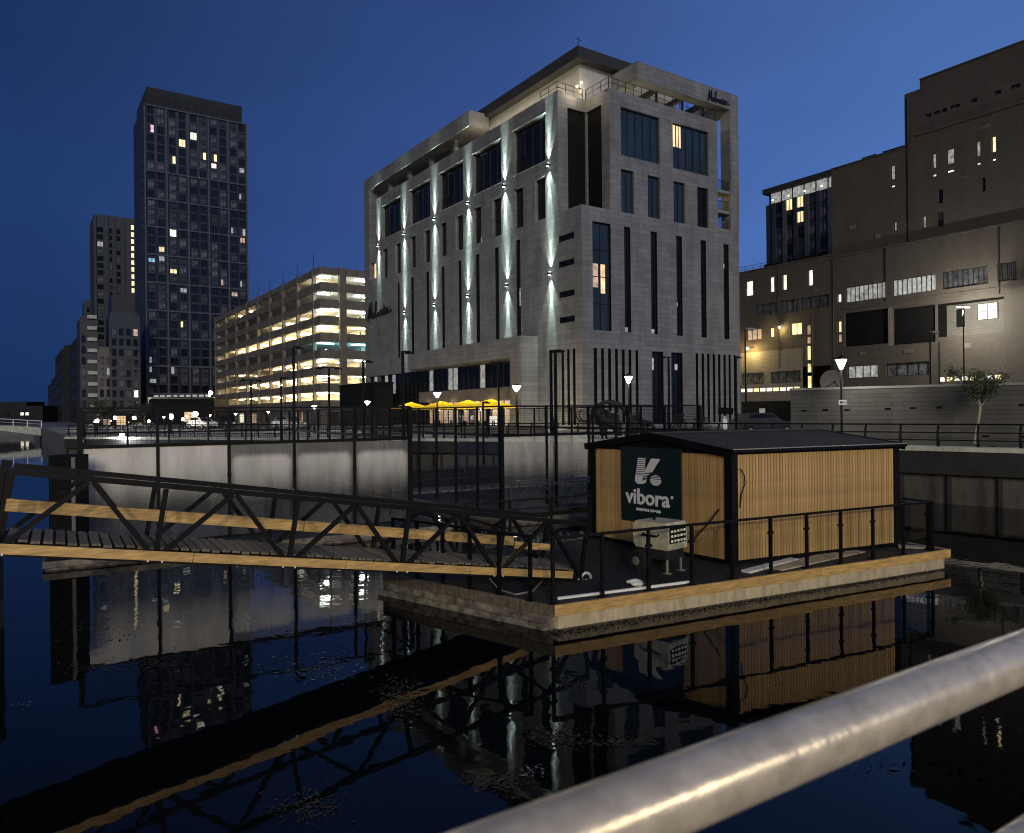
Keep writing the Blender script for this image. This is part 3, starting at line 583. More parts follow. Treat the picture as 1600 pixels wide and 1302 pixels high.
# facade up-and-down lights: the lit fittings on the pilasters
fm = MB(); fm.box(-.34, -.02, -.1, .1, -.13, .13); fmesh = fm.mesh('fitting_body', 'frame')
lm = MB(); lm.box(-.3, -.08, -.07, .07, .132, .15); lm.box(-.3, -.08, -.07, .07, -.15, -.132); lmesh = lm.mesh('lens', 'fitting')
spots = []
for y, z in [(y, 24.9) for y in LU] + [(y, 14.65) for y in LLo]:
    o = link('facade_light', fmesh, HT, (0, y, z)); link('lens', lmesh, o)
    for sgn in (1, -1):
        for (ang, en, offx, tilt) in ((20, 13500, -.24, .014), (60, 1500, -.28, .05)):      # a narrow throw and the soft spill round it
            l = bpy.data.lights.new('facade_spot', 'SPOT'); l.energy = en * (1.15 if z > 20 else 1); l.spot_size = R(ang); l.spot_blend = 1; l.color = (.76, 1, .93); l.shadow_soft_size = .05
            lo_ = bpy.data.objects.new('facade_spot', l); COL.objects.link(lo_); lo_.parent = o; lo_.location = (offx, 0, sgn * .17)
            dv = Vector((tilt, 0, sgn)).normalized(); lo_.rotation_euler = dv.to_track_quat('-Z', 'Y').to_euler()
for (x, y, z, p) in ((1.6, 2.4, 31.6, 80), (1.6, 7.0, 31.7, 150), (1.6, 10.5, 31.7, 150), (1.6, 14, 31.7, 150), (1.6, 18, 31.7, 150), (2.6, 3.0, 32.4, 40), (10, 3, 31.2, 60), (15, 3, 31.2, 50), (8.9, 3, 31.2, 50)):
    o, l = plight((x, y, z), p, (1, .86, .6), .15, parent=HT, name='roof_light')
    g = MB(); g.blob((0, 0, 0), (.12, .12, .1), 6); g.obj('roof_lamp', 'lampwarm', HT, (x, y, z + .26))
for (x, y, z, p) in ((-1.6, 3.0, .5, 45), (-1.6, 5.0, .5, 45), (1.5, -1.6, .5, 40)): plight((x, y, z), p, (1, .85, .55), .2, parent=HT, name='plinth_light')
plight((19, 3.5, 23.6), 90, (1, .75, .4), .2, parent=HT, name='balcony_light')
# hotel name in joined handwriting, two signs
def script_sign(fn, x0, wdt, z0, hgt, rad):
    # strokes in a 0..10 by 0..3 box
    st = [[(0, .0), (.25, 1.6), (.45, 2.9), (.6, 1.6), (.75, .5), (1.0, 1.7), (1.3, 2.9), (1.45, 1.5), (1.6, .1)],
          [(2.6, .9), (2.3, 1.1), (2.0, .6), (2.2, .1), (2.6, .5), (2.65, 1.0), (2.7, .2), (3.0, .3)],
          [(3.0, .3), (3.3, 1.6), (3.4, 2.8), (3.2, 2.7), (3.2, .5), (3.5, .1), (3.8, .6)],
          [(3.8, .2), (3.9, 1.0), (4.1, .3), (4.2, .9), (4.5, 1.0), (4.6, .3), (4.7, .9), (5.0, 1.0), (5.1, .2), (5.3, .2)],
          [(5.9, .9), (5.6, 1.1), (5.3, .6), (5.5, .1), (5.9, .5), (5.95, 1.0), (6.0, .2), (6.3, .3)],
          [(6.3, .3), (6.45, 1.0), (6.5, .2), (6.8, .2)], [(6.55, 1.5), (6.6, 1.65)],
          [(6.8, .2), (7.1, 1.2), (7.3, .3), (7.0, -.1), (7.4, .2)],
          [(8.1, 1.0), (7.7, 1.0), (7.6, .3), (8.0, .1), (8.3, .6), (8.1, 1.0), (8.6, .9)],
          [(8.6, .9), (8.7, .1), (8.9, .9), (9.2, 1.0), (9.3, .2), (9.9, .4)]]
    b = MB()
    for s in st: b.path([fn(x0 + wdt * (x + .12 * y) / 10, z0 + hgt * (y + .04 * x) / 3.2, -.08) for x, y in s], rad, 5)
    return b.obj('sign_lettering', 'script', HT)
script_sign(lambda s, z, d: (d, 48.0 - s, z), .2, 7.9, 14.9, 2.6, .15)
script_sign(lambda s, z, d: (s, d, z), 16.6, 3.3, 33.05, 1.3, .075)

# ================================================================== CAR PARK
c = frame_at(502, 118)
CP = thing('car_park', 'long concrete multi storey car park with glowing open decks', 'building', c.o, ANG)
YC = [3.2, 11.3, 19.7, 28.0, 36.4, 45.0, 54.0, 63.3, 74.2]; ZT = 25.2; PITCH = 2.69; XR = 22
opz = lambda k: 3.95 + PITCH * k            # bottom of opening k
b = MB()
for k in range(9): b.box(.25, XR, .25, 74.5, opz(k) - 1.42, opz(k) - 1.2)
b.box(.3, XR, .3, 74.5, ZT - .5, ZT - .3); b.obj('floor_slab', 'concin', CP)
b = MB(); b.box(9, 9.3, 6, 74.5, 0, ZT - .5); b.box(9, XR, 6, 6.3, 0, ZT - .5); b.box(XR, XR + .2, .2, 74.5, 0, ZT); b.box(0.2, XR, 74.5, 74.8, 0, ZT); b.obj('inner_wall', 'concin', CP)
cm = MB(); cm.box(-.18, .4, -.28, .28, 0, ZT + .12); cme = cm.mesh('column', 'conc')
for y in YC[:]: link('column', cme, CP, (0, y, 0))
cm = MB(); cm.box(-.55, .55, -.25, .5, 0, ZT + .12); cme = cm.mesh('column', 'conc')
for x in (3.75, 12, 20): link('column', cme, CP, (x, 0, 0))
# spandrel panels: every bay of every deck is a piece
edges = [.0] + YC
for k in range(9):
    z0, z1 = (opz(k) - 1.34, opz(k)) if k < 8 else (opz(k) - 1.34, ZT)
    for i in range(len(edges) - 1):
        p = MB(); a, e = edges[i] + (.29 if i else 0), edges[i + 1] - .29
        n = 4 if i else 2
        for j in range(n): p.box(-.04 - .012 * ((j + k) % 2), .2, a + (e - a) * j / n + .02, a + (e - a) * (j + 1) / n - .02, z0 + .02, z1 - .02)
        o = p.obj('spandrel_panel', 'conc', CP); o['kind'] = 'stuff'
    for (a, e) in ((0.0, 3.1), (4.4, 11.3), (12.7, 19.3)):
        p = MB(); n = max(2, int((e - a) / 1.5))
        for j in range(n): p.box(a + (e - a) * j / n + .02, a + (e - a) * (j + 1) / n - .02, -.04 - .012 * ((j + k) % 2), .2, z0 + .02, z1 - .02)
        o = p.obj('spandrel_panel', 'conc', CP); o['kind'] = 'stuff'
# ground floor walls
b = MB(); b.wall(FL, .0, 74.4, 0, 2.3, [(a + 1, a + 6, .1, 2.0) for a in (8, 17, 27, 37, 47)], .4); b.wall(FRt, 0, 20, 0, 2.3, [(1, 3, .1, 2.1), (5, 10, .1, 2.1)], .4); b.obj('ground_wall', 'conc', CP)
for i, a in enumerate((8, 17, 27, 37, 47)):
    q = MB(); q.add([(.4, a + 1, .1), (.4, a + 6, .1), (.4, a + 6, 2.0), (.4, a + 1, 2.0)], [(0, 1, 2, 3)]); q.obj('shop_window', ['warmdim', 'greywin', 'glassdark', 'warmdim', 'whitewin'][i], CP)
# ceiling tubes: which bays of which deck are lit
lit = {7: [1, 6, 7], 6: [], 5: [0, 1, 2, 3, 4], 4: [1, 2, 3, 4, 5, 6, 7], 3: [], 2: [1, 2, 3, 4, 7], 1: list(range(1, 8)), 0: list(range(1, 8))}
wk = {7: .35, 5: .45, 4: 1.0, 2: .8, 1: 1.0, 0: 1.0, 6: .3, 3: .4}
for k, bays in lit.items():
    for bay in bays:
        y = (edges[bay] + edges[bay + 1]) / 2
        plight((2.6, y, opz(k) + .5), 780 * wk[k] ** 1.5, (1, .78, .42), .3, parent=CP, name='deck_fill_light')  # added fill in mid bay, brightens ceiling and back wall beyond the tubes
for k in range(8):
    cc = (.35, .8, 1) if k == 3 else (1, .8, .45) if k in (0, 1, 4) else (.86, 1, .9)
    for x in (1.5, 7.5, 15): plight((x, 2.2, opz(k) + .55), (300 if k in (0, 1, 4, 5) else 170), cc, .3, parent=CP, name='deck_fill_light')  # same added fill along the short side
tm = MB(); tm.box(-.08, .08, -1.8, 1.8, -.08, 0)
tubes = {k: tm.mesh('ceiling_light', k) for k in ('tubewarm', 'tubecool', 'tubecyan')}
for k, bays in lit.items():
    for bay in bays:
        y = (edges[bay] + edges[bay + 1]) / 2
        for x in (2.2, 5.8):
            o = link('ceiling_light', tubes['tubewarm'], CP, (x, y, opz(k) + 1.25)); o.scale = (max(.3, wk[k] * 1.2), wk[k], 1)
for k in range(8):
    for x in (1.6, 8, 15):
        o = link('ceiling_light', tubes['tubecyan' if k == 3 else 'tubewarm' if k in (0, 1, 4) else 'tubecool'], CP, (x, 3.0, opz(k) + 1.25), math.pi / 2); o.scale = (.8, .55 if k in (6, 7, 2) else .95, 1)
b = MB()
for y in YC: b.tube((.1, y, ZT), (.1, y, ZT + 2.6), .06, .03, 5)
o = b.obj('aerial_mast', 'black', CP); o['kind'] = 'stuff'
# parked cars just inside the parapets
def make_car(label, paint, loc, rz, group):
    t = thing('parked_car', label, 'car', loc, rz, group)
    prof = [(-2.1, .35), (-2.1, .8), (-1.75, .92), (-1.35, 1.42), (.35, 1.45), (1.0, .95), (1.95, .82), (2.1, .5), (2.1, .35)]
    b = MB(); n = len(prof)
    vs = [(x, -.84 + (.14 if z > 1.2 else 0), z) for x, z in prof] + [(x, .84 - (.14 if z > 1.2 else 0), z) for x, z in prof]
    b.add(vs, [tuple(range(n - 1, -1, -1)), tuple(range(n, 2 * n))] + [(i, (i + 1) % n, n + (i + 1) % n, n + i) for i in range(n)]); b.obj('body', paint, t)
    b = MB()
    for y in (-.80, .80):
        s = 1 if y > 0 else -1
        b.add([(-1.35, y + s * .02, .95), (.85, y + s * .02, .95), (.3, y - s * .06, 1.38), (-1.2, y - s * .06, 1.38)], [(0, 1, 2, 3)])
    b.add([(1.0, -.7, .98), (1.0, .7, .98), (.4, .62, 1.43), (.4, -.62, 1.43)], [(0, 1, 2, 3)]); b.obj('window', 'glassdark', t)
    for x in (-1.3, 1.3):
        for y in (-.8, .8):
            w_ = MB(); w_.tube((x, y - .1, .32), (x, y + .1, .32), .32, n=12); o = w_.obj('wheel', 'tyre', t); r_ = MB(); r_.tube((x, y - .105, .32), (x, y + .105, .32), .18, n=8); r_.obj('rim', 'galv', o)
    for y in (-.55, .55):
        w_ = MB(); w_.box(2.06, 2.115, y - .18, y + .18, .6, .74); w_.obj('headlight', 'greywin', t)
    return t
def cl(x, y, z): return c.o + DR * x + DL * y + Vector((0, 0, z))
for i, (y, k, pn) in enumerate([(2.0, 3, 'white'), (15, 1, 'roofdark'), (34, 2, 'roofdark'), (24, 0, 'carpaint')]):
    make_car(['white car parked on the blue lit corner deck of the car park', 'dark car on the second glowing deck of the car park', 'dark car on the third glowing deck of the car park', 'silver car on the lowest glowing deck of the car park'][i], pn, cl(2.8, y, opz(k) - 1.19), ANG + (math.pi if i % 2 else 0), 'cars parked on the car park decks')

# ================================================================== TOWERS
def winmesh(wd, ht, m, split=True, part=None):
    b = MB(); fw = .09
    b.box(0, wd, .0, .08, 0, fw, 1); b.box(0, wd, .0, .08, ht - fw, ht, 1); b.box(0, fw, 0, .08, fw, ht - fw, 1); b.box(wd - fw, wd, 0, .08, fw, ht - fw, 1)
    if split: b.box(wd * .5 - fw / 2, wd * .5 + fw / 2, 0, .08, fw, ht - fw, 1)
    b.add([(fw, .06, fw), (wd - fw, .06, fw), (wd - fw, .06, ht - fw), (fw, .06, ht - fw)], [(0, 1, 2, 3)], 0)
    if part:
        x0, x1, z0_, z1_ = part; x0, x1 = fw + (wd - 2 * fw) * x0, fw + (wd - 2 * fw) * x1; z0_, z1_ = fw + (ht - 2 * fw) * z0_, fw + (ht - 2 * fw) * z1_
        b.add([(x0, .052, z0_), (x1, .052, z0_), (x1, .052, z1_), (x0, .052, z1_)], [(0, 1, 2, 3)], 2)
        return b.mesh('window', ['glassgrey', 'towerdark', m])
    return b.mesh('window', [m, 'towerdark'])
t = frame_at(229, 215)
TW = thing('apartment_tower', 'tall dark grey apartment tower with gridded facade and louvred crown', 'building', t.o, ANG)
b = MB(); b.box(.25, 28.9, .25, 24, 0, 92.3); b.obj('tower_core', 'towerclad', TW)
b = MB()
b.wall(FL, 0, 22, 0, 92.4, [(3, 5, 8 + 2.71 * k, 10 + 2.71 * k) for k in range(30)], .2); b.obj('side_wall', 'towerclad', TW)
BX = [.2, 6.0, 11.9, 17.65, 23.35, 28.85]
fm = MB(); fm.box(-.2, .2, -.3, .24, 0, 92.4); fme = fm.mesh('fin', 'fin')
for x in BX: link('fin', fme, TW, (x, 0, 0))
bm_ = MB(); bm_.box(.5, 28.6, -.22, .245, -.2, .2); bme = bm_.mesh('band', 'fin')
BZ = [73.1 - 8.12 * k for k in range(9)]
for z in BZ: link('band', bme, TW, (0, 0, z))
link('band', bme, TW, (0, 0, 92.1))
WX = []
for i in range(5):
    x0, x1 = BX[i] + .55, BX[i + 1] - .5; q = (x1 - x0 - 1.0) / 2
    WX += [(x0 + .1, q), (x0 + .1 + q + .8, q)]
sm = MB()
for i, (x, q) in enumerate(WX): sm.box(x + q + .1, x + q + .62, .12, .244, 0, 72.8)
for i in range(5): sm.box(BX[i] + .3, BX[i] + .62, .12, .244, 0, 72.8)
o = sm.obj('dark_slot', 'towerdark', TW); o['kind'] = 'stuff'
q = WX[0][1]
wm = {k: winmesh(q, 2.25, k) for k in ('glassdark', 'glassgrey', 'warm', 'yelwin', 'whitewin', 'greywin', 'cyanwin', 'warmdim', 'pinkwin')}
LIT = {(0, 28): 'pinkwin', (2, 25): 'yelwin', (3, 27): 'yelwin', (5, 26): 'yelwin', (6, 26): 'yelwin', (6, 25): 'whitewin', (9, 22): 'greywin', (2, 17): 'whitewin', (1, 15): 'warm', (0, 14): 'cyanwin', (1, 14): 'greywin', (2, 13): 'yelwin', (9, 18): 'greywin', (8, 18): 'greywin', (7, 12): 'warmdim', (8, 11): 'warmdim', (9, 12): 'greywin', (3, 11): 'greywin', (3, 7): 'yelwin', (0, 3): 'greywin', (0, 2): 'greywin', (0, 1): 'greywin', (9, 17): 'warmdim', (9, 25): 'greywin', (4, 28): 'whitewin', (2, 2): 'greywin'}
def fz(k): return 8.55 + 2.707 * k
rest = MB()
for k in range(31):
    for i, (x, _) in enumerate(WX):
        m = LIT.get((i, k)) or ('glassgrey' if random.random() < .42 else 'glassdark')
        if k == 0 and i in (1, 3, 5, 7, 8, 9, 4, 6, 2, 0): rest.box(x, x + q, .1, .2, fz(k), fz(k) + 2.2); continue
        link('window', wm[m] if m.startswith('glass') else winmesh(q, 2.25, m, True, random.choice([(0, .5, 0, 1), (.5, 1, 0, 1), (0, 1, 0, .55), (0, 1, 0, 1), (0, .35, .2, 1), (.1, .9, .3, .95)])), TW, (x, .12, fz(k)))
o = rest.obj('window_row', 'glassdark', TW); o['kind'] = 'stuff'
b = MB(); b.box(1, 27.9, 1.2, 22, 92.4, 95.6)
for i in range(54): b.box(1 + i * .5, 1.22 + i * .5, .9, 1.19, 92.5, 97.9)
b.obj('crown', 'roofdark', TW)
b = MB(); b.box(.5, 28, .6, 1.18, 92.4, 92.6); b.box(.98, 27.92, 1.2, 22, 95.6, 97.8); b.obj('crown_wall', 'towerclad', TW)
b = MB(); b.box(.3, 28.6, -.3, .24, 4.8, 7.2); b.obj('lit_soffit', 'greywin', TW)
# tower behind, with the lit stair strip
def slab_tower(name, label, px, Y, xw, yd, top_px, wincols, group=None, clad='paleclad', seed=1, fh=2.9, wlit=.06, z0=4, fins=()):
    rnd = random.Random(seed)
    f = frame_at(px, Y); zt = f.Rt(px, top_px)[1]
    o = thing(name, label, 'building', f.o, ANG, group)
    b = MB(); b.box(0, xw, 0, yd, 0, zt); b.box(.4, xw - .4, .4, yd - .4, zt + .002, zt + .8); b.obj('wall', clad, o)
    n = int((zt - z0 - 1) / fh); ms = {}
    cnt = 0
    for (x, wd, side) in wincols:
        for k in range(n):
            m = rnd.choice(['warm', 'whitewin', 'greywin', 'warmdim']) if rnd.random() < wlit else ('glassgrey' if rnd.random() < .3 else 'glassdark')
            if (wd, m) not in ms: ms[(wd, m)] = winmesh(wd, fh * .72, m, wd > 1.3)
            if side == 'R': link('window', ms[(wd, m)], o, (x, -.09, z0 + k * fh))
            else: link('window', ms[(wd, m)], o, (-.09, x + wd, z0 + k * fh), -math.pi / 2)
            cnt += 1
    for (x, wd) in fins:
        g = MB(); g.box(x, x + wd, -.5, -.003, 0, zt); g.obj('fin', 'towerclad', o)
    return o, f, zt
T2, f2, zt2 = slab_tower('apartment_tower', 'grey striped tower with a lit stair strip, behind the tallest tower', 149, 300, 24, 18, 337, [(1.2, 2.2, 'R'), (5.6, 1.0, 'R'), (8.2, 1.4, 'R'), (2, 2, 'L'), (8, 2, 'L')], seed=5, wlit=.08, clad='paleclad', fins=((.1, .8), (4.0, 1.2), (7.0, .8), (10, 1.2)))
b = MB()
for k in range(26): b.box(13.6, 14.6, -.1, -.004, zt2 - 4 - k * 2.9, zt2 - 2.2 - k * 2.9)
o = b.obj('lit_stair_window', 'yelwin', T2); o['kind'] = 'stuff'
T3, f3, zt3 = slab_tower('apartment_block', 'slim pale tower with stacked balconies left of the striped tower', 126, 198, 4.2, 12, 499, [(.3, 1.0, 'R')], seed=8, clad='paleclad')
bm2 = MB(); bm2.box(1.7, 3.9, -.8, -.05, 0, .9); bm2e = bm2.mesh('balcony', 'coping')
for k in range(9): link('balcony', bm2e, T3, (0, 0, 4 + k * 3.0))
slab_tower('apartment_block', 'dark gridded block at the foot of the tallest tower', 172, 200, 7.5, 9, 492, [(.5 + 1.75 * i, 1.2, 'R') for i in range(4)], seed=11, clad='towerclad', wlit=.02, fh=2.8)
slab_tower('apartment_block', 'grey block with a plain top band between two towers', 176, 262, 16, 12, 462, [(2, 1.3, 'R'), (6, 1.3, 'R'), (10, 1.3, 'R')], seed=12, clad='towerclad', wlit=.1, fh=6)
slab_tower('apartment_block', 'low beige block at the foot of the striped tower', 153, 199, 3.7, 8, 546, [(.5, 1.0, 'R'), (2.1, 1.0, 'R')], seed=13, clad='conc', wlit=.03)
slab_tower('apartment_block', 'narrow dark step beside the slim pale tower', 133, 345, 6, 10, 472, [(1, 1.2, 'R')], seed=14, clad='towerclad', wlit=.0)
# dark warehouses along the far dock side
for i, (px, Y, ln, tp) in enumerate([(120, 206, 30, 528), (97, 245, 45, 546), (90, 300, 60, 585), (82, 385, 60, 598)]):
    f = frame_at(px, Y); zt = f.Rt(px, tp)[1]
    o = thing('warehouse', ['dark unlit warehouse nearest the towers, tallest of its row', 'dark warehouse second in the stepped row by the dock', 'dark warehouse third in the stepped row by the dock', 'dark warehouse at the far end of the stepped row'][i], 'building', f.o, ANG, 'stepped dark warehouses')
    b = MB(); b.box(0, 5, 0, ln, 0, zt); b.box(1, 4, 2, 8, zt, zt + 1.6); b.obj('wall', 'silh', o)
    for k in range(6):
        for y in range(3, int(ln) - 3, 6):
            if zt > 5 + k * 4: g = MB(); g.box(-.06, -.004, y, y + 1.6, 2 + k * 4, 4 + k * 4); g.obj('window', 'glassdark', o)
fo = at(-30, 640, 260)
o = thing('far_building', 'low dark building beyond the footbridge with two lit windows', 'building', (fo.x, 260, 1.6), .05)
b = MB(); b.box(0, 21, 0, 14, 0, 6.5); b.box(3, 15, 1, 12, 6.5, 8); b.obj('wall', 'silh', o)
for x in (1, 4, 9, 13.5, 15.2):
    g = MB(); g.box(x, x + 1, -.08, -.004, 3.2, 4.2); g.obj('window', 'whitewin' if x > 12 else 'glassdark', o)
# ================================================================== BROWN OFFICES ON THE RIGHT
B = Fr(58.6, 85)
BO = thing('office_building', 'stepped dark brown brick office building with scattered lit windows', 'building', B.o, ANG)
LW = lambda *pp: [B.L(*q) for q in pp]
def zz(x, y): return 1140 + x * .2875, 60 + y * .2875
def yy(x, y): return 1140 + x * .2875, 380 + y * .2875
def rect(cv, x0, y0, x1, y1):      # a window measured at two corners, squared up on the facade
    s1, z1 = B.L(*cv(x0, y0)); s0, z0 = B.L(*cv(x1, y1)); return (min(s0, s1), max(s0, s1), min(z0, z1), max(z0, z1))
lowrow = [('whitewin', (88, 205, 127, 285)), ('whitewin', (218, 185, 242, 265)), ('whitewin', (285, 172, 310, 255)), ('whitewin', (425, 152, 452, 237))]
wins = []                          # (rect, glass, nx, nz)
for m, q in lowrow: wins.append(((lambda r: (r[0], r[1], 19.6, 21.95))(rect(yy, *q)), m, 1, 1))
wins.append(((22.4, 26.0, 19.35, 21.6), 'whitewin', 3, 1))
for a, e, m in ((33.0, 37.0, 'glassgrey'), (29.3, 32.3, 'glassgrey'), (24.3, 28.9, 'glassgrey')): wins.append(((a, e, 16.2, 18.0), m, 3, 1))
for a, e, m in ((16.05, 21.75, 'greywin'), (9.63, 15.15, 'greywin'), (3.6, 8.85, 'glassgrey'), (.6, 2.6, 'glassgrey')): wins.append(((a, e, 16.4, 18.55), m, 9, 1))
for a, e, m in ((17.3, 21.6, 'greywin'), (10.57, 16.1, 'glassgrey')): wins.append(((a, e, 5.9, 7.6), m, 4, 1))
for z0, z1, m in ((4.6, 6.6, 'yelwin'), (7.0, 8.4, 'yelwin'), (8.8, 11.0, 'yelwin'), (11.2, 12.3, 'warmdim'), (12.5, 14.0, 'warmdim')): wins.append(((27.3, 28.05, z0, z1), m, 1, 1))
for z0, z1, m in ((11.0, 12.2, 'warmdim'), (12.4, 14.0, 'yelwin'), (16.6, 17.8, 'whitewin')): wins.append(((22.45, 23.05, z0, z1), m, 1, 1))
for a, e, m in ((29.0, 34.2, 'glassgrey'), (35.4, 39.8, 'glassgrey')): wins.append(((a, e, 5.7, 7.45), m, 4, 1))
wins.append(((28.72, 30.64, 12.7, 14.5), 'yelwin', 2, 1)); wins.append(((33.5, 34.3, 12.7, 14.2), 'yelwin', 1, 1)); wins.append(((35.8, 38.6, 12.6, 14.3), 'warmdim', 3, 1))
for s, wd in ((15.25, .6), (13.4, .5), (9.95, .5), (8.0, .9), (4.8, .5), (3.1, .5)):
    wins.append(((s - wd / 2, s + wd / 2, 31.9, 33.8), 'greywin' if wd != .9 and s > 4 else 'greywin' if s > 5 else 'yelwin', 1, 1)); wins.append(((s - wd / 2, s + wd / 2, 30.85, 31.2), 'whitewin', 1, 1))
for (a, e, z0, z1), m in (((11.03, 11.48, 24.7, 26.2), 'greywin'), ((8.85, 9.6, 24.35, 26.2), 'glassgrey'), ((8.9, 9.5, 27.3, 29.1), 'glassdark'), ((14.8, 15.2, 25.1, 26.3), 'greywin'), ((4.0, 4.4, 27.5, 29.2), 'glassdark')): wins.append(((a, e, z0, z1), m, 1, 1))
for a, e in ((10.2, 11.0), (9.2, 10.0), (8.3, 9.0), (6.8, 8.0), (4.8, 5.6), (2.2, 3.0), (.2, 1.2)): wins.append(((a, e, 38.5, 39.0), 'glassgrey', 1, 1))
REC = [(15.8, 22.0, 10.3, 14.95), (9.75, 15.15, 10.0, 14.7), (1.95, 9.55, 10.5, 14.65)]
XL = 41
def segwall(m, s0, s1, z0, z1, off):
    b = MB(); b.wall(lambda s, z, d: (off + d, s, z), s0, s1, z0, z1, [r for r, *_ in wins if r[0] >= s0 - .01 and r[1] <= s1 + .01] + [r for r in REC[:2] if r[0] >= s0 and r[1] <= s1] + [r for r in REC[2:] if r[0] >= s0 and r[1] <= s1], .35); b.obj('wall', m, BO)
segwall('brick', -22, 24.1, 0, 22.9, 0); segwall('brick', 24.1, XL, 7.9, 23.4, 0)
segwall('brick_lit', 28.6, XL, 0, 10.7, -.02)  # paler sheet over the brick paints the lamplit area at the corner
segwall('brick', -22, 13.6, 22.9, 42.5, .5); segwall('brick', 13.6, 24.1, 22.9, 35.6, .5); segwall('brick', -22, 11.6, 42.5, 43.6, .5)
b = MB(); b.box(2.62, 30, -22, XL, 0, 22.85); b.box(.86, 30, -22, 13.5, 22.9, 42.3); b.box(.86, 30, 13.5, 24.0, 22.9, 35.5); b.obj('core', 'clad', BO)
b = MB()
b.box(-.15, .5, -22, 24.1, 22.9, 23.1); b.box(-.1, .35, -22, 22.3, 15.5, 15.8); b.box(.35, .9, -22, 11.6, 43.6, 43.75); b.box(.35, .9, 13.6, 24.1, 35.6, 35.75); b.box(.3, .9, -22, 12, 36.6, 36.9); b.box(-.1, .3, 24.1, XL, 23.4, 23.6)
b.box(.36, .9, 13.6, 24.15, 22.9, 23.0); b.obj('ledge', 'brick', BO)
b = MB(); b.wall(lambda s, z, d: (s, XL - d, z), 0, 30, 0, 23.4); b.wall(lambda s, z, d: (s, 24.1 - d, z), .5, 30, 22.9, 35.6); b.wall(lambda s, z, d: (s, 13.6 - d, z), .5, 30, 35.6, 42.5); b.obj('end_wall', 'brick', BO)
b = MB(); b.add([(2.5, 1.95, 10.5), (2.5, 9.55, 10.5), (2.5, 9.55, 14.65), (2.5, 1.95, 14.65)], [(0, 1, 2, 3)]); b.obj('recess_wall', 'brick_lit', BO)
b = MB(); b.box(.34, .36, 9.75, 22, 10, 15); b.obj('dark_louvre', 'clad', BO)
lv = MB(); lv.box(.2, .3, 9.8, 15.1, 0, .08); lme = lv.mesh('louvre_slat', 'clad')
lv2 = MB(); lv2.box(.2, .3, 15.85, 21.95, 0, .08); lme2 = lv2.mesh('louvre_slat', 'clad')
for k in range(14): link('louvre_slat', lme, BO, (0, 0, 10.15 + k * .32)); link('louvre_slat', lme2, BO, (0, 0, 10.45 + k * .32))
b = MB(); b.box(-.05, .34, 15.2, 15.75, 9.9, 15.0); b.obj('pier', 'conc', BO)
for r, m, nx, nz in wins:
    off = .5 if r[2] > 22.95 else -.02 if (r[0] > 28.6 and r[3] < 10.7) else 0
    window(BO, (lambda o_: (lambda s, z, d: (o_ + d, s, z)))(off), r[0], r[1], r[2], r[3], .28, nx, nz, m, bar=.08)
window(BO, lambda s, z, d: (2.2 + d, s, z), 3.6, 5.9, 12.4, 14.4, .2, 2, 2, 'whitewin')
b = MB(); b.box(2.3, 2.48, 7.4, 8.3, 11.8, 14.0); b.obj('door', 'clad', BO)
for (a, e, z, n) in ((29, 39.8, 3.6, 9), (2.2, 9.4, 5.0, 8)):
    for i in range(n):
        s0 = a + (e - a) * i / n; g = MB(); zz0 = B.L(1200, 609)[1] if a > 20 else B.L(1500, 592)[1]
        g.box(-.1, -.03, s0 + .15, s0 + (e - a) / n - .15, zz0 - .25, zz0 + .25); g.obj('lit_pane', 'whitewin' if i % 3 else 'yelwin', BO)
b = MB()
for z in (24.4, 24.0): b.tube((.4, 25, z), (.4, 40.6, z), .03, n=4)
for i in range(12): b.tube((.4, 25 + i * 1.4, 23.5), (.4, 25 + i * 1.4, 24.4), .03, n=4)
b.obj('roof_rail', 'black', BO)
for y, z0, z1 in ((23.6, 0, 22.8), (16.0, 15.9, 22.8), (9.2, 0, 10), (2.4, 15, 22.8), (27.0, 0, 16), (32.6, 8, 23), (13.2, 23.2, 42)):
    b = MB(); o_ = .5 if z0 > 23 else 0; b.tube((o_ - .09, y, z0 + .05), (o_ - .09, y, z1), .07, n=6); b.obj('downpipe', 'frame', BO)
for y, z, sy, sz in ((19, 11.9 - 3, .8, .5), (12.5, 8.8, 1.2, .5), (5.5, 8.9, .9, .6), (26, 18.6, .8, .5), (20.5, 26.5, 1.0, .6), (17, 24.5, .7, .7), (6, 29.5, .8, .5), (3.5, 35, 1.2, .4)):
    o_ = .5 if z > 22.9 else 0; b = MB(); b.box(o_ - .06, o_ - .005, y, y + sy, z, z + sz)
    for k in range(4): b.box(o_ - .1, o_ - .062, y + .04, y + sy - .04, z + .06 + k * (sz - .1) / 4, z + .1 + k * (sz - .1) / 4)
    b.obj('wall_vent', 'conc', BO)
for y, sy, zt_ in ((15, 3, 35.75), (19, 2, 35.75), (28, 4, 23.6), (35, 2.5, 23.6), (4, 4, 43.75)):
    b = MB(); b.box(3, 6, y, y + sy, zt_ - .4, zt_ + 1.1); b.obj('roof_plant', 'clad', BO)
def bl(x, y, z): return B.o + DR * x + DL * y + Vector((0, 0, z))
def bulk(label, x, y, z, power, col, mm):
    p = bl(x, y, z); t_ = thing('wall_lamp', label, 'lamp', p, ANG, 'lamps on the brown offices')
    g = MB(); g.blob((0, 0, 0), (.2, .2, .16), 8); g.obj('lamp_glass', mm, t_, smooth=True); g = MB(); g.box(0, -x - .03, -.05, .05, .12, .2); g.obj('bracket', 'black', t_)
    plight((-.1, 0, -.3), power, col, .15, parent=t_)
pz = B.L(1177, 545); bulk('yellow wall lamp over the pale lit brick at the street corner', -1.4, pz[0], pz[1], 900, (1, .72, .25), 'lampwarm')
pz = B.L(1222, 512); bulk('small yellow wall lamp beside the square lit window', -.6, pz[0], pz[1], 220, (1, .75, .3), 'lampwarm')
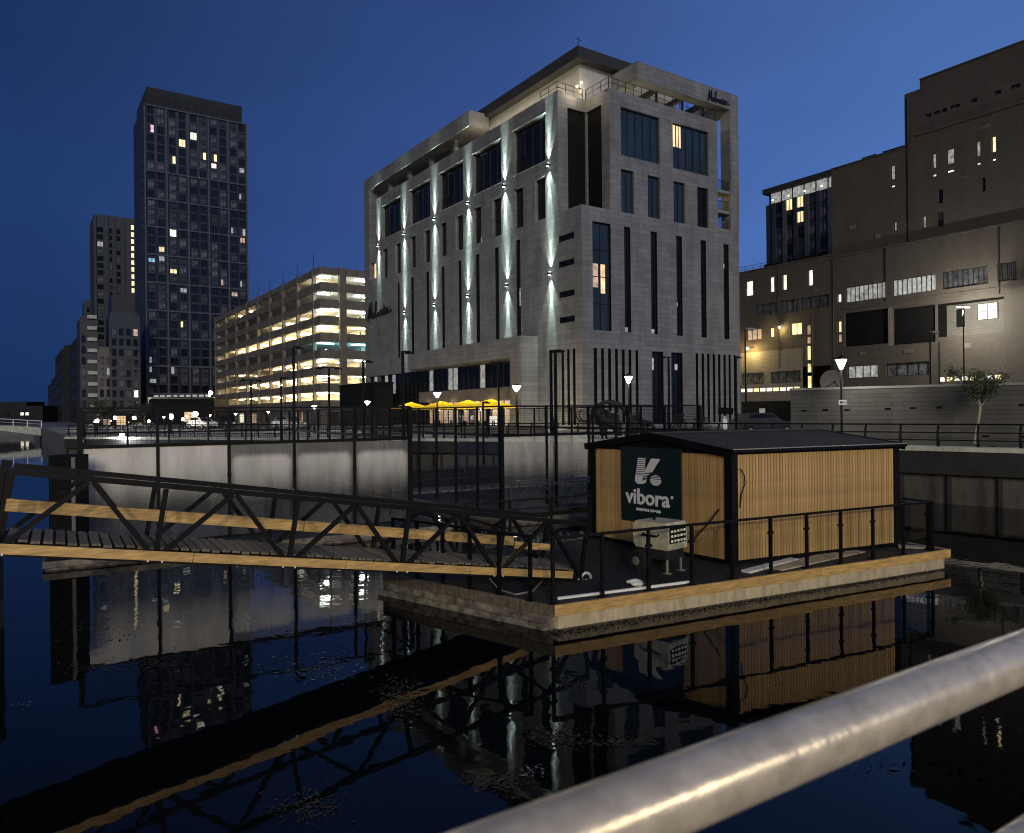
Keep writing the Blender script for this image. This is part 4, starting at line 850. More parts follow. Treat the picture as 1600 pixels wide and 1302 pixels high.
# residential tower behind with glazed top storey
wv = frame_at(1200, 150)
o = thing('hotel_tower', 'dark finned tower with a lit glazed top storey behind the offices', 'building', wv.o, ANG)
b = MB(); b.box(0, 16, -22, 0, 0, 42.9); b.box(.5, 15.5, -21.5, -.4, 42.9, 45.2); b.obj('wall', 'towerclad', o)
b = MB(); b.box(-.3, 16, -22, .6, 45.203, 46.2); b.obj('roof', 'roofdark', o)
for i in range(9): g = MB(); g.box(-.35, -.003, -22 + i * 2.45, -21.2 + i * 2.45, 0, 42.9); g.obj('fin', 'fin' if i % 2 else 'towerclad', o)
for i in range(8): g = MB(); g.box(.4, .49, -21 + i * 2.55, -18.8 + i * 2.55, 43.1, 45.1); g.obj('lit_pane', 'greywin', o)
wk_ = {k: winmesh(1.45, 2.2, k) for k in ('glassgrey', 'glassdark', 'yelwin')}
for i in range(8):
    for k in range(14):
        m = 'yelwin' if (i, k) in ((6, 13), (5, 13), (5, 12)) else random.choice(['glassgrey', 'glassdark'])
        link('window', wk_[m], o, (-.09, -19.45 + i * 2.45, 3 + k * 2.9), -math.pi / 2)
for i in range(6): g = MB(); g.blob((-.5, -20 + i * 3.6, 43.5), (.22, .22, .22), 6); g.obj('terrace_lamp', 'whitewin', o)
# dark low annex between car park and hotel
an = frame_at(640, 84)
ax = thing('annex', 'low black clad annex at the left end of the hotel', 'building', hl(-3.2, 38.5, 0), ANG)
b = MB(); b.box(0, 2.6, 0, 12.5, 0, 5.6); b.box(-.1, 2.7, -.1, 12.6, 5.602, 5.8); b.obj('wall', 'clad', ax)
# pavilion at the foot of the tall tower
pv = at(232, 680, 150); pw = at(335, 680, 150)
t_ = thing('pavilion', 'dark round edged pavilion below the tallest tower', 'building', (pv.x, 150, GZ), 0)
wd = pw.x - pv.x; b = MB(); prof = [(1.2, 0), (.35, 1.3), (0, 3.0), (.15, 4.9), (.6, 5.2)]
vs = []; 
for x, z in prof: vs += [(x, 0, z), (wd - x * .3, 0, z), (wd - x * .3, 8, z), (x, 8, z)]
fs = [(4 * i + j, 4 * i + (j + 1) % 4, 4 * i + 4 + (j + 1) % 4, 4 * i + 4 + j) for i in range(len(prof) - 1) for j in range(4)] + [(0, 3, 2, 1), (16, 17, 18, 19)]
b.add(vs, fs); b.obj('shell', 'clad', t_)
g = MB(); g.box(wd * .55, wd * .72, -.05, -.004, .4, 2.6); g.obj('lit_doorway', 'warm', t_)
g = MB(); g.box(.5, wd - .3, .3, .5, 5.25, 5.45); ob = g.obj('sign_rail', 'frame', t_)
me = text_mesh('P', 1.6, .03, .05); me.materials.append(M['lamp']); link('letter', me, t_, (wd - .8, .3, 5.5), (math.pi / 2, 0, 0))
for i in range(9): g = MB(); g.box(1 + i * 1.3, 1.9 + i * 1.3, .32, .38, 5.5, 5.9); g.obj('lit_panel', 'greywin', t_)

# ================================================================== FLOATING PADEL COURTS
r_ = Vector((.869, .495, 0)); l_ = Vector((-.495, .869, 0)); CA = math.atan2(.495, .869)
CZ = .24
def court(label, A, ln, fogs, back=True):
    t = thing('glass_court', label, 'sports court', (A.x, A.y, CZ), CA, 'floating glass courts')
    W, D, HG, HM = 10, ln, 2.9, 4.0
    post = MB(); post.box(-.045, .045, -.045, .045, 0, HM); pme = post.mesh('post', 'black')
    fat = MB(); fat.box(-.075, .075, -.075, .075, 0, HM); fme = fat.mesh('post', 'black')
    pane = MB(); pane.box(-.97, .97, -.006, .006, .04, HG - .04); pm = {k: pane.mesh('pane', k) for k in ('glass', 'fog', 'fog2', 'fogarch')}
    mesh = MB(); sp = .065
    n = int(1.94 / sp)
    for i in range(n + 1): x = -.97 + 1.94 * i / n; mesh.add([(x - .0036, 0, HG + .06), (x + .0036, 0, HG + .06), (x + .0036, 0, HM - .05), (x - .0036, 0, HM - .05)], [(0, 1, 2, 3)])
    for i in range(15): z = HG + .08 + i * .067; mesh.add([(-.97, .002, z - .0045), (.97, .002, z - .0045), (.97, .002, z + .0045), (-.97, .002, z + .0045)], [(0, 1, 2, 3)])
    mm = mesh.mesh('mesh_panel', 'black')
    clip = MB(); clip.box(-.06, .06, -.05, .05, .7, .76); cme = clip.mesh('pane_clamp', 'black')
    for side, y in ((0, 0), (1, D)):
        for i in range(6):
            o = link('post', fme if i in (0, 5) else pme, t, (i * 2, y, 0))
            if 0 < i < 5 and side == 0: link('pane_clamp', cme, o); link('pane_clamp', cme, o, (0, 0, 1.2))
        for i in range(5):
            link('pane', pm[fogs[i] if side == 0 else 'glass'], t, (i * 2 + 1, y, 0)); link('mesh_panel', mm, t, (i * 2 + 1, y, 0))
        for z, hh in ((HG, .1), (HM, .06), (.02, .06)):
            b = MB(); b.box(0, W, y - .04, y + .04, z - hh / 2, z + hh / 2); b.obj('rail', 'black', t)
    for x in (0, W):
        for i in range(int(D / 2) + 1):
            if 0 < i < D / 2: link('post', pme, t, (x, i * 2, 0))
        for i in range(int(D / 2)):
            o = link('mesh_panel', mm, t, (x, i * 2 + 1, 0), math.pi / 2)
            if i < 2 or i >= D / 2 - 2: link('pane', pm['glass'], t, (x, i * 2 + 1, 0), math.pi / 2)
        b = MB(); b.box(x - .04, x + .04, 0, D, HG - .05, HG + .05); b.box(x - .03, x + .03, 0, D, HM - .03, HM + .03); b.obj('rail', 'black', t)
    b = MB(); b.box(-.8, W + .8, -1.6, D + .8, -.02, -.005); b.obj('court_floor', 'deck', t)
    b = MB(); b.box(-.8, W + .8, -1.6, D + .8, -.5, -.17); b.obj('float', 'floatdirty', t)
    b = MB(); b.box(-.85, W + .85, -1.66, -1.603, -.165, .0); b.box(-.85, -.803, -1.6, D + .8, -.165, .0); b.box(W + .803, W + .85, -1.6, D + .8, -.165, 0); b.obj('edge_board', 'deckwood', t)
    net = MB(); net.box(0.2, W - .2, D / 2 - .01, D / 2 + .01, .05, .95); net.obj('net', 'blackmat', t)
    return t
CA1 = Vector((-12.29, 21.1, 0))
c1 = court('misted glass court nearest the gangway, left of the cabin', CA1, 20, ['fog', 'fog', 'fogarch', 'fogarch', 'fogarch'])
CA2 = CA1 + r_ * 13.67
c2 = court('clearer glass court half hidden behind the wooden cabin', CA2, 20, ['fog2', 'fog2', 'glass', 'glass', 'glass'])
# dark cabinet at the near left corner of the first court
q = at(96, 870, 19.6)
t = thing('service_cabinet', 'tall dark ribbed cabinet at the left corner of the misted court', 'cabinet', (q.x, 19.7, CZ), 0)
b = MB(); b.box(-.38, .34, 0, .6, 0, 2.75); b.obj('cabinet_body', 'black', t)
rb = MB(); rb.box(-.02, .02, -.02, -.002, .15, 2.6); rme = rb.mesh('rib', 'clad')
for i in range(6): link('rib', rme, t, (-.3 + i * .085, 0, 0))
b = MB(); b.box(.24, .335, -.03, -.004, .05, 2.7); b.obj('edge_strip', 'conc', t)
# floodlight masts
def mast(label, P, zt, heads=1, arm=0):
    t = thing('floodlight_mast', label, 'light mast', (P.x, P.y, CZ), CA, 'unlit court floodlight masts')
    b = MB(); b.box(-.045, .045, -.045, .045, 0, zt - CZ); b.obj('pole', 'black', t)
    for i in range(heads):
        o = MB(); xx = .25 if heads == 1 else (-.45 + .9 * i)
        o.box(xx - .14, xx + .14, -.1, .1, zt - CZ - .09, zt - CZ - .03); o.obj('floodlight', 'black', t)
    b = MB(); b.box(-.5 if heads > 1 else 0, .5 if heads > 1 else .3, -.03, .03, zt - CZ - .03, zt - CZ + .02); b.obj('arm', 'black', t)
    return t
Bc = CA1 + r_ * 10
mast('unlit floodlight mast at the near right corner of the misted court', Bc + l_ * .2 - r_ * .15, 6.2)
mast('unlit floodlight mast a quarter along the side of the misted court', Bc + l_ * 5, 6.2)
mast('unlit twin floodlight mast halfway along the side of the misted court', Bc + l_ * 10, 6.2, 2)
mast('unlit floodlight mast at the far right corner of the misted court', Bc + l_ * 20, 6.2)
q = at(459, 600, 30); mast('thick unlit floodlight mast inside the misted court, in front of the car park', Vector((q.x, 30, 0)), 6.75)
q = at(392, 600, 42); mast('unlit floodlight mast at the far end of the misted court', Vector((q.x, 42, 0)), 6.0, 2)
q = at(868, 600, 28.6); mast('tall unlit floodlight mast beside the cabin roof', Vector((q.x, 28.6, 0)), 6.4)
q = at(861, 600, 30.0); mast('thin unlit floodlight mast just behind the one beside the cabin', Vector((q.x, 30.0, 0)), 6.5)
q = at(779, 600, 44); mast('unlit twin headed mast in front of the yellow parasols', Vector((q.x, 44, 0)), 7.0, 2)
q = at(1045, 600, 44); mast('unlit twin headed mast above the cabin roof ridge', Vector((q.x, 44, 0)), 7.2, 2)
q = at(1150, 600, 40); mast('short unlit mast at the right corner of the hotel', Vector((q.x, 40, 0)), 6.9)
q = at(755, 650, 40); mast('thin unlit mast between the two glass courts', Vector((q.x, 40, 0)), 4.6)
# link walkway between the courts with railing, and a truss for the gangway's reflection
w0 = Vector((-4.6, 33.5, 0)); 
t = thing('link_walkway', 'low floating walkway with handrails between the two glass courts', 'walkway', (w0.x - .3, w0.y + 1, 0), CA)
b = MB(); b.box(0, 12, 0, 2.2, -.3, .3); b.obj('float', 'floatdirty', t)
pb = MB(); pb.box(-.03, .03, 0, .06, .3, 1.4); pme = pb.mesh('post', 'steelblue')
for i in range(9): link('post', pme, t, (i * 1.5, 0, 0))
for z in (1.4, .85): b = MB(); b.box(0, 12, 0, .05, z, z + .05); b.obj('handrail', 'steelblue', t)
def truss_side(t, u0, u1, nb, h, off, pos, names=('chord', 'brace'), m='black', w=.075, zf=None):
    """one truss side; pos(u, v, z) gives the place, u along, v across, z above the chord line"""
    L_ = u1 - u0; bay = L_ / nb
    b = MB(); b.beam(pos(u0, off, 0), pos(u1, off, 0), .1, .1); b.obj('bottom_chord', m, t)
    b = MB(); b.beam(pos(u0, off, h), pos(u1, off, h), .08, .085); b.obj('top_chord', m, t)
    for i in range(nb + 1):
        u = u0 + bay * i
        b = MB(); b.beam(pos(u, off, .05), pos(u, off, h - .05), w, w); b.obj('upright', m, t)
        if i < nb:
            um = u + bay / 2
            b = MB(); b.beam(pos(u + .05, off, .05), pos(um - .03, off, h - .05), w, w); b.obj('brace', m, t)
            b = MB(); b.beam(pos(u + bay - .05, off, .05), pos(um + .03, off, h - .05), w, w); b.obj('brace', m, t)
q = at(812, 790, 27.2)  # added solid truss, stands for the long gangway's reflection in the glass
t = thing('gangway_reflection', 'small blue black truss built as the long gangway mirrored in the court glass', 'gangway', (q.x, 27.2, 0), CA - .25)
for v in (0, 1.2): truss_side(t, 0, 5.4, 3, 1.0, v, lambda u, v, z: (u, v, z + .35 + u * .02), m='steelblue', w=.05)
b = MB(); b.box(0, 5.4, 0, 1.2, .3, .36); b.obj('deck', 'deck', t)
# ================================================================== LONG GANGWAY
GX = Vector((1.7378, 1.0603, -.3247)); G0 = Vector((-5.53, 11.45, 1.80)); bl_ = GX.length; gu = GX / bl_; gv = Vector((-1.0603, 1.7378, 0)).normalized(); gw = gu.cross(gv).normalized()
if gw.z < 0: gw = -gw
GA = G0 - GX * 1.0
tG = thing('gangway', 'long black truss gangway with timber boards sloping down to the pontoon', 'gangway', (0, 0, 0))
gp_ = lambda u, v, z: GA + gu * u + gv * v + gw * z
LG = bl_ * 5.0; WG = 1.5
for v in (0, WG): truss_side(tG, 0, LG, 5, 1.13, v, gp_, w=.07)
for v in (0, WG):
    b = MB(); b.beam(gp_(-.1, v, -.1), gp_(-.1, v, 1.2), .12, .14); b.obj('end_post', 'black', tG)
for i in range(6):
    b = MB(); b.beam(gp_(bl_ * i, .05, .0), gp_(bl_ * i, WG - .05, .0), .08, .08); b.obj('cross_beam', 'black', tG)
# deck planks laid across, one by one
npl = 66; pw_ = (LG - .1) / npl
b = MB(); b.obox(gp_(.05, .04, .06), gu * (LG - .1), gv * (WG - .08), gw * .06); b.obj('gap_light_blocker', 'black', tG)  # added black sheet, stops light showing through the plank gaps in the water
pl = MB(); pl.obox(-gu * (pw_ / 2 - .02) + gv * .03 + gw * .14, gu * (pw_ - .04), gv * (WG - .06), gw * .035)
plm = pl.mesh('plank', 'deckwood')
for i in range(npl): link('plank', plm, tG, GA + gu * (.08 + pw_ * (i + .5)) + gw * random.uniform(-.012, .01) + gv * random.uniform(-.012, .012))
# timber boards: near fascia under the planks, mid rail boards on the far side
def boards(v, z, cuts, hgt, thk, name):
    for a, e in zip(cuts[:-1], cuts[1:]):
        b = MB(); b.obox(gp_(a + .004, v, z), gu * (e - a - .008), gv * thk, gw * hgt); b.obj(name, 'wood', tG)
boards(-.055, -.02, [.05, 2.6, 5.1, 7.6, LG - .25], .145, .045, 'edge_board')
boards(WG + .01, -.02, [.05, 2.6, 5.1, 7.6, LG - .25], .145, .045, 'edge_board')
boards(WG - .12, .42, [-.05, 2.3, 4.7, 7.2, LG - .9], .16, .045, 'rail_board'); boards(WG - .14, .583, [-.05, 2.3, 4.7, 7.2, LG - .9], .03, .14, 'rail_board')
boards(WG - .12, .36, [LG - .86, LG + .1], .15, .045, 'rail_board')
bolt = MB(); bolt.blob((0, 0, 0), (.018, .018, .018), 6); bme = bolt.mesh('bolt', 'white')
for i in range(6):
    for k in (-.1, .1): link('bolt', bme, tG, gp_(bl_ * i + k, -.06, -.03))
wh = MB(); wh.path([Vector((.13 * math.cos(a * .5236), 0, .13 * math.sin(a * .5236))) for a in range(13)], .03, 6); 
o = link('roller', wh.mesh('roller', 'white'), tG, gp_(LG + .12, -.02, -.02) , math.atan2(gu.y, gu.x))
# guide pile at the far left
q = gp(2, 985, 0); t = thing('mooring_pile', 'dark round mooring pile standing in the water at far left', 'pile', (q.x - .45, q.y, 0))
b = MB(); b.lathe([(.42, -2), (.42, 2.0), (.46, 2.0), (.46, 2.12), (.1, 2.3)], 18); b.obj('pile_shaft', 'dockbeam', t, smooth=False)
b = MB(); b.path([(.41, -.2, .2), (.5, -.25, .3), (.5, -.25, .9), (.41, -.2, 1.0)], .02, 6); b.obj('grab_handle', 'galv', t)

# ================================================================== PONTOON
PN = Vector((.74, 13.55, 0)); PR = Vector((10.95, 18.6, 0)); PR2 = Vector((8.1, 24.0, 0)); PW2 = Vector((-1.35, 19.1, 0)); PW = Vector((-2.9, 16.5, 0)); DZ = .47
tP = thing('pontoon', 'black decked pontoon with timber edge and pale concrete floats', 'pontoon', (0, 0, 0))
poly = [PN, PR, PR2, PW2, PW]
def inset(k):
    c0 = sum(poly, Vector()) / 5; return [(p + (c0 - p).normalized() * k) for p in poly]
b = MB(); b.prism([(p.x, p.y) for p in inset(.04)], DZ - .06, DZ - .012); b.obj('deck', 'deck', tP)
b = MB(); b.prism([(p.x, p.y) for p in inset(.16)], -.4, DZ - .215); b.obj('float', 'polyconc', tP)
def edge_boards(p, q, m, n, z0=DZ - .2, z1=DZ):
    d = (q - p); L_ = d.length; d.normalize(); nrm = Vector((d.y, -d.x, 0))
    for i in range(n):
        b = MB(); b.obox(p + d * (L_ * i / n + .004) - nrm * .05 + Vector((0, 0, z0)), d * (L_ / n - .008), nrm * .06, Vector((0, 0, z1 - z0 - .004 * (i % 2)))); b.obj('edge_board', m, tP)
edge_boards(PN, PR, 'wood', 5); edge_boards(PW, PN, 'deckwood', 2); edge_boards(PR, PR2, 'wood', 3); edge_boards(PR2, PW2, 'deckwood', 4); edge_boards(PW2, PW, 'deckwood', 1)
b = MB(); dW = (PN - PW); nW = Vector((-dW.y, dW.x, 0)).normalized()
b.obox(PW - dW.normalized() * .06 - nW * .02 + Vector((0, 0, -.3)), dW * .98, nW * -.08, Vector((0, 0, .42))); b.obj('fender_beam', 'floatdirty', tP)
b = MB(); b.obox(PW + nW * .045 + Vector((0, 0, -.3)), dW * .985, nW * -.05, Vector((0, 0, .56))); b.obj('side_skirt', 'floatdirty', tP)
# weed clinging along the waterline
wb = MB(); rr = random.Random(3); dE = (PR - PN); nE = Vector((dE.y, -dE.x, 0)).normalized()
for i in range(3600):
    u = rr.random() ** 1.15; o_ = abs(rr.gauss(0, .13)) * (1.5 - u); p = PN + dE * u + nE * (o_ + .0) + dE.normalized() * -.1; a = rr.random() * 6.28; s0 = rr.uniform(.008, .035)
    z = .006 + rr.random() * .01
    wb.add([p + Vector((math.cos(a) * s0, math.sin(a) * s0, z)), p + Vector((math.cos(a + 2) * s0 * .7, math.sin(a + 2) * s0 * .7, z + rr.random() * .012)), p + Vector((math.cos(a + 4) * s0, math.sin(a + 4) * s0, z))], [(0, 1, 2)])
o = wb.obj('waterline_weed', 'weed'); tag(o, 'brown floating weed gathered along the front edge of the pontoon', 'weed', kind='stuff')
# balustrades
def balustrade(label, p, q, n, gaps=(), hgt=1.22, glass=True, ends=(1, 1)):
    d = q - p; L_ = d.length; d.normalize(); t = thing('glass_balustrade', label, 'railing', (p.x, p.y, DZ - .01), math.atan2(d.y, d.x), 'pontoon balustrades')
    pb = MB(); pb.box(-.03, .03, -.03, .03, 0, hgt - .03); pb.box(-.09, .09, -.07, .07, 0, .018); pme = pb.mesh('post', 'black')
    cb = MB()
    cb.box(-.075, .075, -.022, .022, .25, .30)
    cme = cb.mesh('glass_clamp', 'black'); st = L_ / n
    pg = MB(); pg.box(.05, st - .05, -.006, .006, .1, hgt - .14); gme = pg.mesh('pane', 'glass')
    for i in range(n + 1):
        if (i == 0 and not ends[0]) or (i == n and not ends[1]): continue
        o = link('post', pme, t, (i * st, 0, 0)); link('glass_clamp', cme, o); link('glass_clamp', cme, o, (0, 0, .61))
    for i in range(n):
        if i not in gaps and glass: link('pane', gme, t, (i * st, 0, 0))
    b = MB(); b.box(-.03, L_ + .03, -.032, .032, hgt - .027, hgt + .02); b.obj('top_rail', 'black', t)
    return t
ie = -nE * .14
B0 = PN + ie + dE.normalized() * .05; B1 = PR + ie - dE.normalized() * .5
balustrade('long glass balustrade along the front edge of the pontoon', B0, B1, 10)
balustrade('glass balustrade across the right end of the pontoon', B1 + Vector((-.04, .12, 0)), B1 + (PR2 - PR) * .72, 4)
dl = (PW - PN); balustrade('glass balustrade along the left edge, crossed by the long gangway', PN + ie + dl * .10, PN + dl * .97 + Vector((.12, .1, 0)), 5)
balustrade('glass balustrade along the back edge behind the gangway end', PW2 + Vector((.15, -.05, 0)), PW2 + (PR2 - PW2) * .36 + Vector((.1, -.12, 0)), 3)
# ------------------------------------------------------------------ cabin
Cn = Vector((5.0, 16.95, DZ)); Cl = Vector((2.22, 20.85, DZ)); Cr = Vector((9.93, 19.15, DZ))
e1 = (Cr - Cn); e2 = (Cl - Cn); W1 = e1.length; W2 = e2.length; e1.normalize(); e2.normalize(); EZ = Vector((0, 0, 1))
tC = thing('cabin', 'timber slatted cabin with dark corrugated gable roof on the pontoon', 'cabin', Cn)
P3 = lambda u, v, z: e1 * u + e2 * v + EZ * z
HE = 2.62
def cb_(b, u0, u1, v0, v1, z0, z1): return b.obox(P3(u0, v0, z0), e1 * (u1 - u0), e2 * (v1 - v0), EZ * (z1 - z0))
b = MB(); cb_(b, .06, W1 - .06, .06, W2 - .06, .03, HE - .02); b.obj('wall_backing', 'clad', tC)
b = MB(); cb_(b, .0, W1, 0, W2, 0, .06); b.obj('base_frame', 'black', tC)
for (u, v) in ((0, 0), (W1 - .12, 0), (0, W2 - .14), (W1 - .12, W2 - .14)):
    b = MB(); cb_(b, u - .03, u + .15, v - .03, v + .17, .062, HE); b.obj('corner_post', 'black', tC)
n1 = 56; n2 = 48
a0, a1 = .16, W1 - .13; st = (a1 - a0) / n1
sm_ = MB(); sm_.obox(Vector((0, 0, .09)), e1 * (st * .80), e2 * .05, EZ * (HE - .2)); sme = sm_.mesh('slat', 'slat')
for i in range(n1): link('slat', sme, tC, P3(a0 + st * i + st * .1, .005 + random.uniform(0, .006), 0))
a0, a1 = .18, W2 - .15; st = (a1 - a0) / n2
sm_ = MB(); sm_.obox(Vector((0, 0, .09)), e2 * (st * .80), e1 * .05, EZ * (HE - .2)); sme = sm_.mesh('slat', 'slat')
for i in range(n2): link('slat', sme, tC, P3(.005 + random.uniform(0, .006), a0 + st * i + st * .1, 0))
b = MB(); cb_(b, -.02, W1 + .02, -.02, .15, HE - .1, HE + .02); cb_(b, -.02, .15, .152, W2, HE - .1, HE + .02); b.obj('eaves_beam', 'black', tC)
# gable roof: ridge along e1
RH = .27; ov = .12
b = MB(); b.add([P3(-.02, -.0, HE + .021), P3(-.02, W2, HE + .021), P3(-.02, W2 / 2, HE + RH)], [(0, 1, 2)]); b.obj('gable', 'black', tC); b = MB(); b.add([P3(W1 + .02, 0, HE + .021), P3(W1 + .02, W2, HE + .021), P3(W1 + .02, W2 / 2, HE + RH)], [(0, 1, 2)]); b.obj('gable', 'black', tC)
nr = 46
for sgn in (0, 1):
    b = MB(); ls = []
    for i in range(nr * 4 + 1):
        u = -ov + (W1 + 2 * ov) * i / (nr * 4); hh = (0, .025, .025, 0)[i % 4]
        vE = -ov if sgn == 0 else W2 + ov
        ls += [P3(u, vE, HE + .03 - .05 + hh), P3(u, W2 / 2, HE + RH + .06 + hh), P3(u, vE, HE - .045 + hh)]
    for i in range(nr * 4):
        b.add([ls[3 * i], ls[3 * i + 1], ls[3 * i + 4], ls[3 * i + 3], ls[3 * i + 2], ls[3 * i + 5]], [(0, 3, 2, 1), (0, 4, 5, 3)])
    b.obj('roof_sheet', 'roofdark', tC)
b = MB(); b.beam(P3(-ov, W2 / 2, HE + RH + .09), P3(W1 + ov, W2 / 2, HE + RH + .09), .3, .03); b.obj('ridge_cap', 'roofdark', tC)
for u in (-ov, W1 + ov):
    for v in (-ov, W2 + ov):
        b = MB(); b.beam(P3(u, v, HE - .06), P3(u, W2 / 2, HE + RH + .02), .04, .17); b.obj('verge_board', 'black', tC)
b = MB(); b.beam(P3(-ov, -ov - .03, HE - .02), P3(W1 + ov, -ov - .03, HE - .02), .05, .07); b.obj('gutter', 'black', tC)
b = MB(); b.beam(P3(-ov, -ov - .045, HE + .025), P3(W1 + ov, -ov - .045, HE + .025), .02, .02); b.obj('gutter_lip', 'galv', tC)
# sign with the logo on the left wall
v0, v1, z0, z1 = 1.47, 3.53, .66, 2.6
def SP(a, c, d=0): return P3(-.05 - d, v1 - (v1 - v0) * a, z0 + (z1 - z0) * c)     # a left to right, c upwards
b = MB(); b.obox(SP(0, 0, 0), SP(1, 0) - SP(0, 0), SP(0, 1) - SP(0, 0), e1 * .045); sg = b.obj('sign_board', 'sign', tC)
M3 = Matrix.Identity(4); ex = -e2; 
for i in range(3): M3[i][0] = ex[i]; M3[i][1] = EZ[i]; M3[i][2] = ex.cross(EZ)[i]
SW = v1 - v0
def sign_text(body, a, c, size, bold, sx_=1):
    me = text_mesh(body, size, bold, .006); me.materials.append(M['letters']); o = link('lettering', me, sg); mtx = M3.copy()
    mtx.translation = SP(a, c, .012); o.matrix_local = mtx @ Matrix.Diagonal((sx_, 1, 1, 1)); return o
sign_text('vibora', .455, .245, .56, .012, 1.08); sign_text('LIVERPOOL WATERS', .475, .155, .092, .004)
b = MB(); b.lathe([(.0, 0), (.04, .001), (.04, .012), (0, .013)], 12); o = b.obj('lettering', 'letters', sg); mtx = M3.copy(); mtx.translation = SP(.865, .375, .006); o.matrix_local = mtx
lg = MB()
def quad(pts): lg.add([SP(x, y, .004) for x, y in pts] + [SP(x, y, .012) for x, y in pts], [tuple(range(len(pts))), tuple(range(2 * len(pts) - 1, len(pts) - 1, -1))])
# logo in sign units: striped left stroke, solid right stroke, striped ball
def lx(px): return (px - 553) / 364.
def ly(py, px=0): return 1 - (py - 228) / 490.
ys = list(range(297, 402, 13))
for i, y in enumerate(ys):
    hgt = 9 - .8 * i if i < 6 else 4; xl = 663 - (y - 297) * .13; xr = 710 - (y - 297) * .06
    quad([(lx(xl), ly(y)), (lx(xr), ly(y)), (lx(xr), ly(y + 9)), (lx(xl), ly(y + 9))])
quad([(lx(648), ly(402)), (lx(697), ly(402)), (lx(690), ly(440)), (lx(694), ly(447)), (lx(715), ly(430)), (lx(712), ly(455)), (lx(690), ly(468)), (lx(660), ly(468)), (lx(643), ly(452))])
quad([(lx(746), ly(297)), (lx(800), ly(297)), (lx(752), ly(385)), (lx(704), ly(385))])
for i, y in enumerate((388, 399, 410, 421)):
    k = (y - 385); quad([(lx(703 - k * .1), ly(y)), (lx(744 - k * .8), ly(y)), (lx(740 - k * .8), ly(y + 5)), (lx(702 - k * .1), ly(y + 5))])
for y in range(400, 470, 10):
    yy0, yy1 = y, y + (5 if y < 430 else 8); rr_ = 34
    def hw(yv): return math.sqrt(max(0, rr_ * rr_ - (yv - 436) ** 2))
    a_, b_ = hw(yy0), hw(yy1); quad([(lx(772 - a_), ly(yy0)), (lx(772 + a_), ly(yy0)), (lx(772 + b_), ly(yy1)), (lx(772 - b_), ly(yy1))])
lg.obj('logo', 'letters', sg)
# cables on the cabin wall
b = MB(); b.path([P3(.2, -.05, 2.2), P3(.27, -.09, 2.05), P3(.29, -.09, 1.85), P3(.22, -.05, 1.6), P3(.19, -.04, 1.3)], .014, 5); o = b.obj('wall_cable', 'black', tC)
b = MB(); b.path([P3(-.06, .3, 1.25), P3(-.12, .55, .9), P3(-.2, .9, .5), P3(-.25, 1.3, .25), P3(-.3, 1.7, .12)], .016, 5); b.obj('power_cable', 'black', tC)
# ------------------------------------------------------------------ generator
g0 = gp(1030, 895, DZ); 
t = thing('generator', 'cream wheeled generator with a lit control panel in front of the sign', 'generator', (g0.x + .05, g0.y + .35, DZ), math.atan2(e1.y, e1.x) + .0)
yv = math.atan2(e2.y, e2.x) - math.atan2(e1.y, e1.x)
b = MB(); pr = [(-.52, .52), (-.52, 1.02), (-.46, 1.1), (.34, 1.1), (.42, 1.03), (.42, .62), (.34, .52)]
n = len(pr); b.add([(-.36, x, z) for x, z in pr] + [(.36, x, z) for x, z in pr], [tuple(range(n)), tuple(range(2 * n - 1, n - 1, -1))] + [(i, n + i, n + (i + 1) % n, (i + 1) % n) for i in range(n)])
t.rotation_euler = (0, 0, math.atan2(e2.y, e2.x) - math.pi / 2 + .12)
hood = b.obj('hood', 'cream', t)
b = MB(); b.box(-.3, .3, -.535, -.522, .66, 1.0); cp = b.obj('control_panel', 'black', t)
rr = random.Random(5)
for i in range(5):
    for k in range(3):
        x = -.26 + i * .115; z = .69 + k * .105
        g = MB(); g.box(x, x + .06, -.55, -.537, z, z + .05); g.obj('gauge', 'meter' if (i + k) % 2 else 'greywin', cp)
b = MB(); b.box(-.33, .33, -.54, -.525, .54, .62); b.obj('bumper', 'cream', t)
b = MB(); b.box(-.33, .33, -.45, .36, .3, .519); b.obj('engine_frame', 'blackmat', t)
b = MB(); b.path([(-.37, -.3, .85), (-.44, -.3, .82), (-.44, .1, .82), (-.37, .1, .85)], .02, 6); b.obj('handle', 'black', t)
for x in (-.42, .42):
    w_ = MB(); w_.tube((x - .06, .25, .22), (x + .06, .25, .22), .23, n=16); o = w_.obj('wheel', 'tyre', t); q_ = MB(); q_.tube((x - .07, .25, .22), (x + .07, .25, .22), .1, n=10); q_.obj('rim', 'galv', o)
for x in (-.25, .25): b = MB(); b.tube((x, -.42, 0), (x, -.42, .32), .03, n=8); b.box(x - .07, x + .07, -.5, -.35, 0, .02); b.obj('leg', 'galv', t)
b = MB(); b.path([(0, .1, 1.1), (0, .1, 1.2), (.06, .12, 1.24)], .035, 8); b.obj('exhaust', 'black', t)
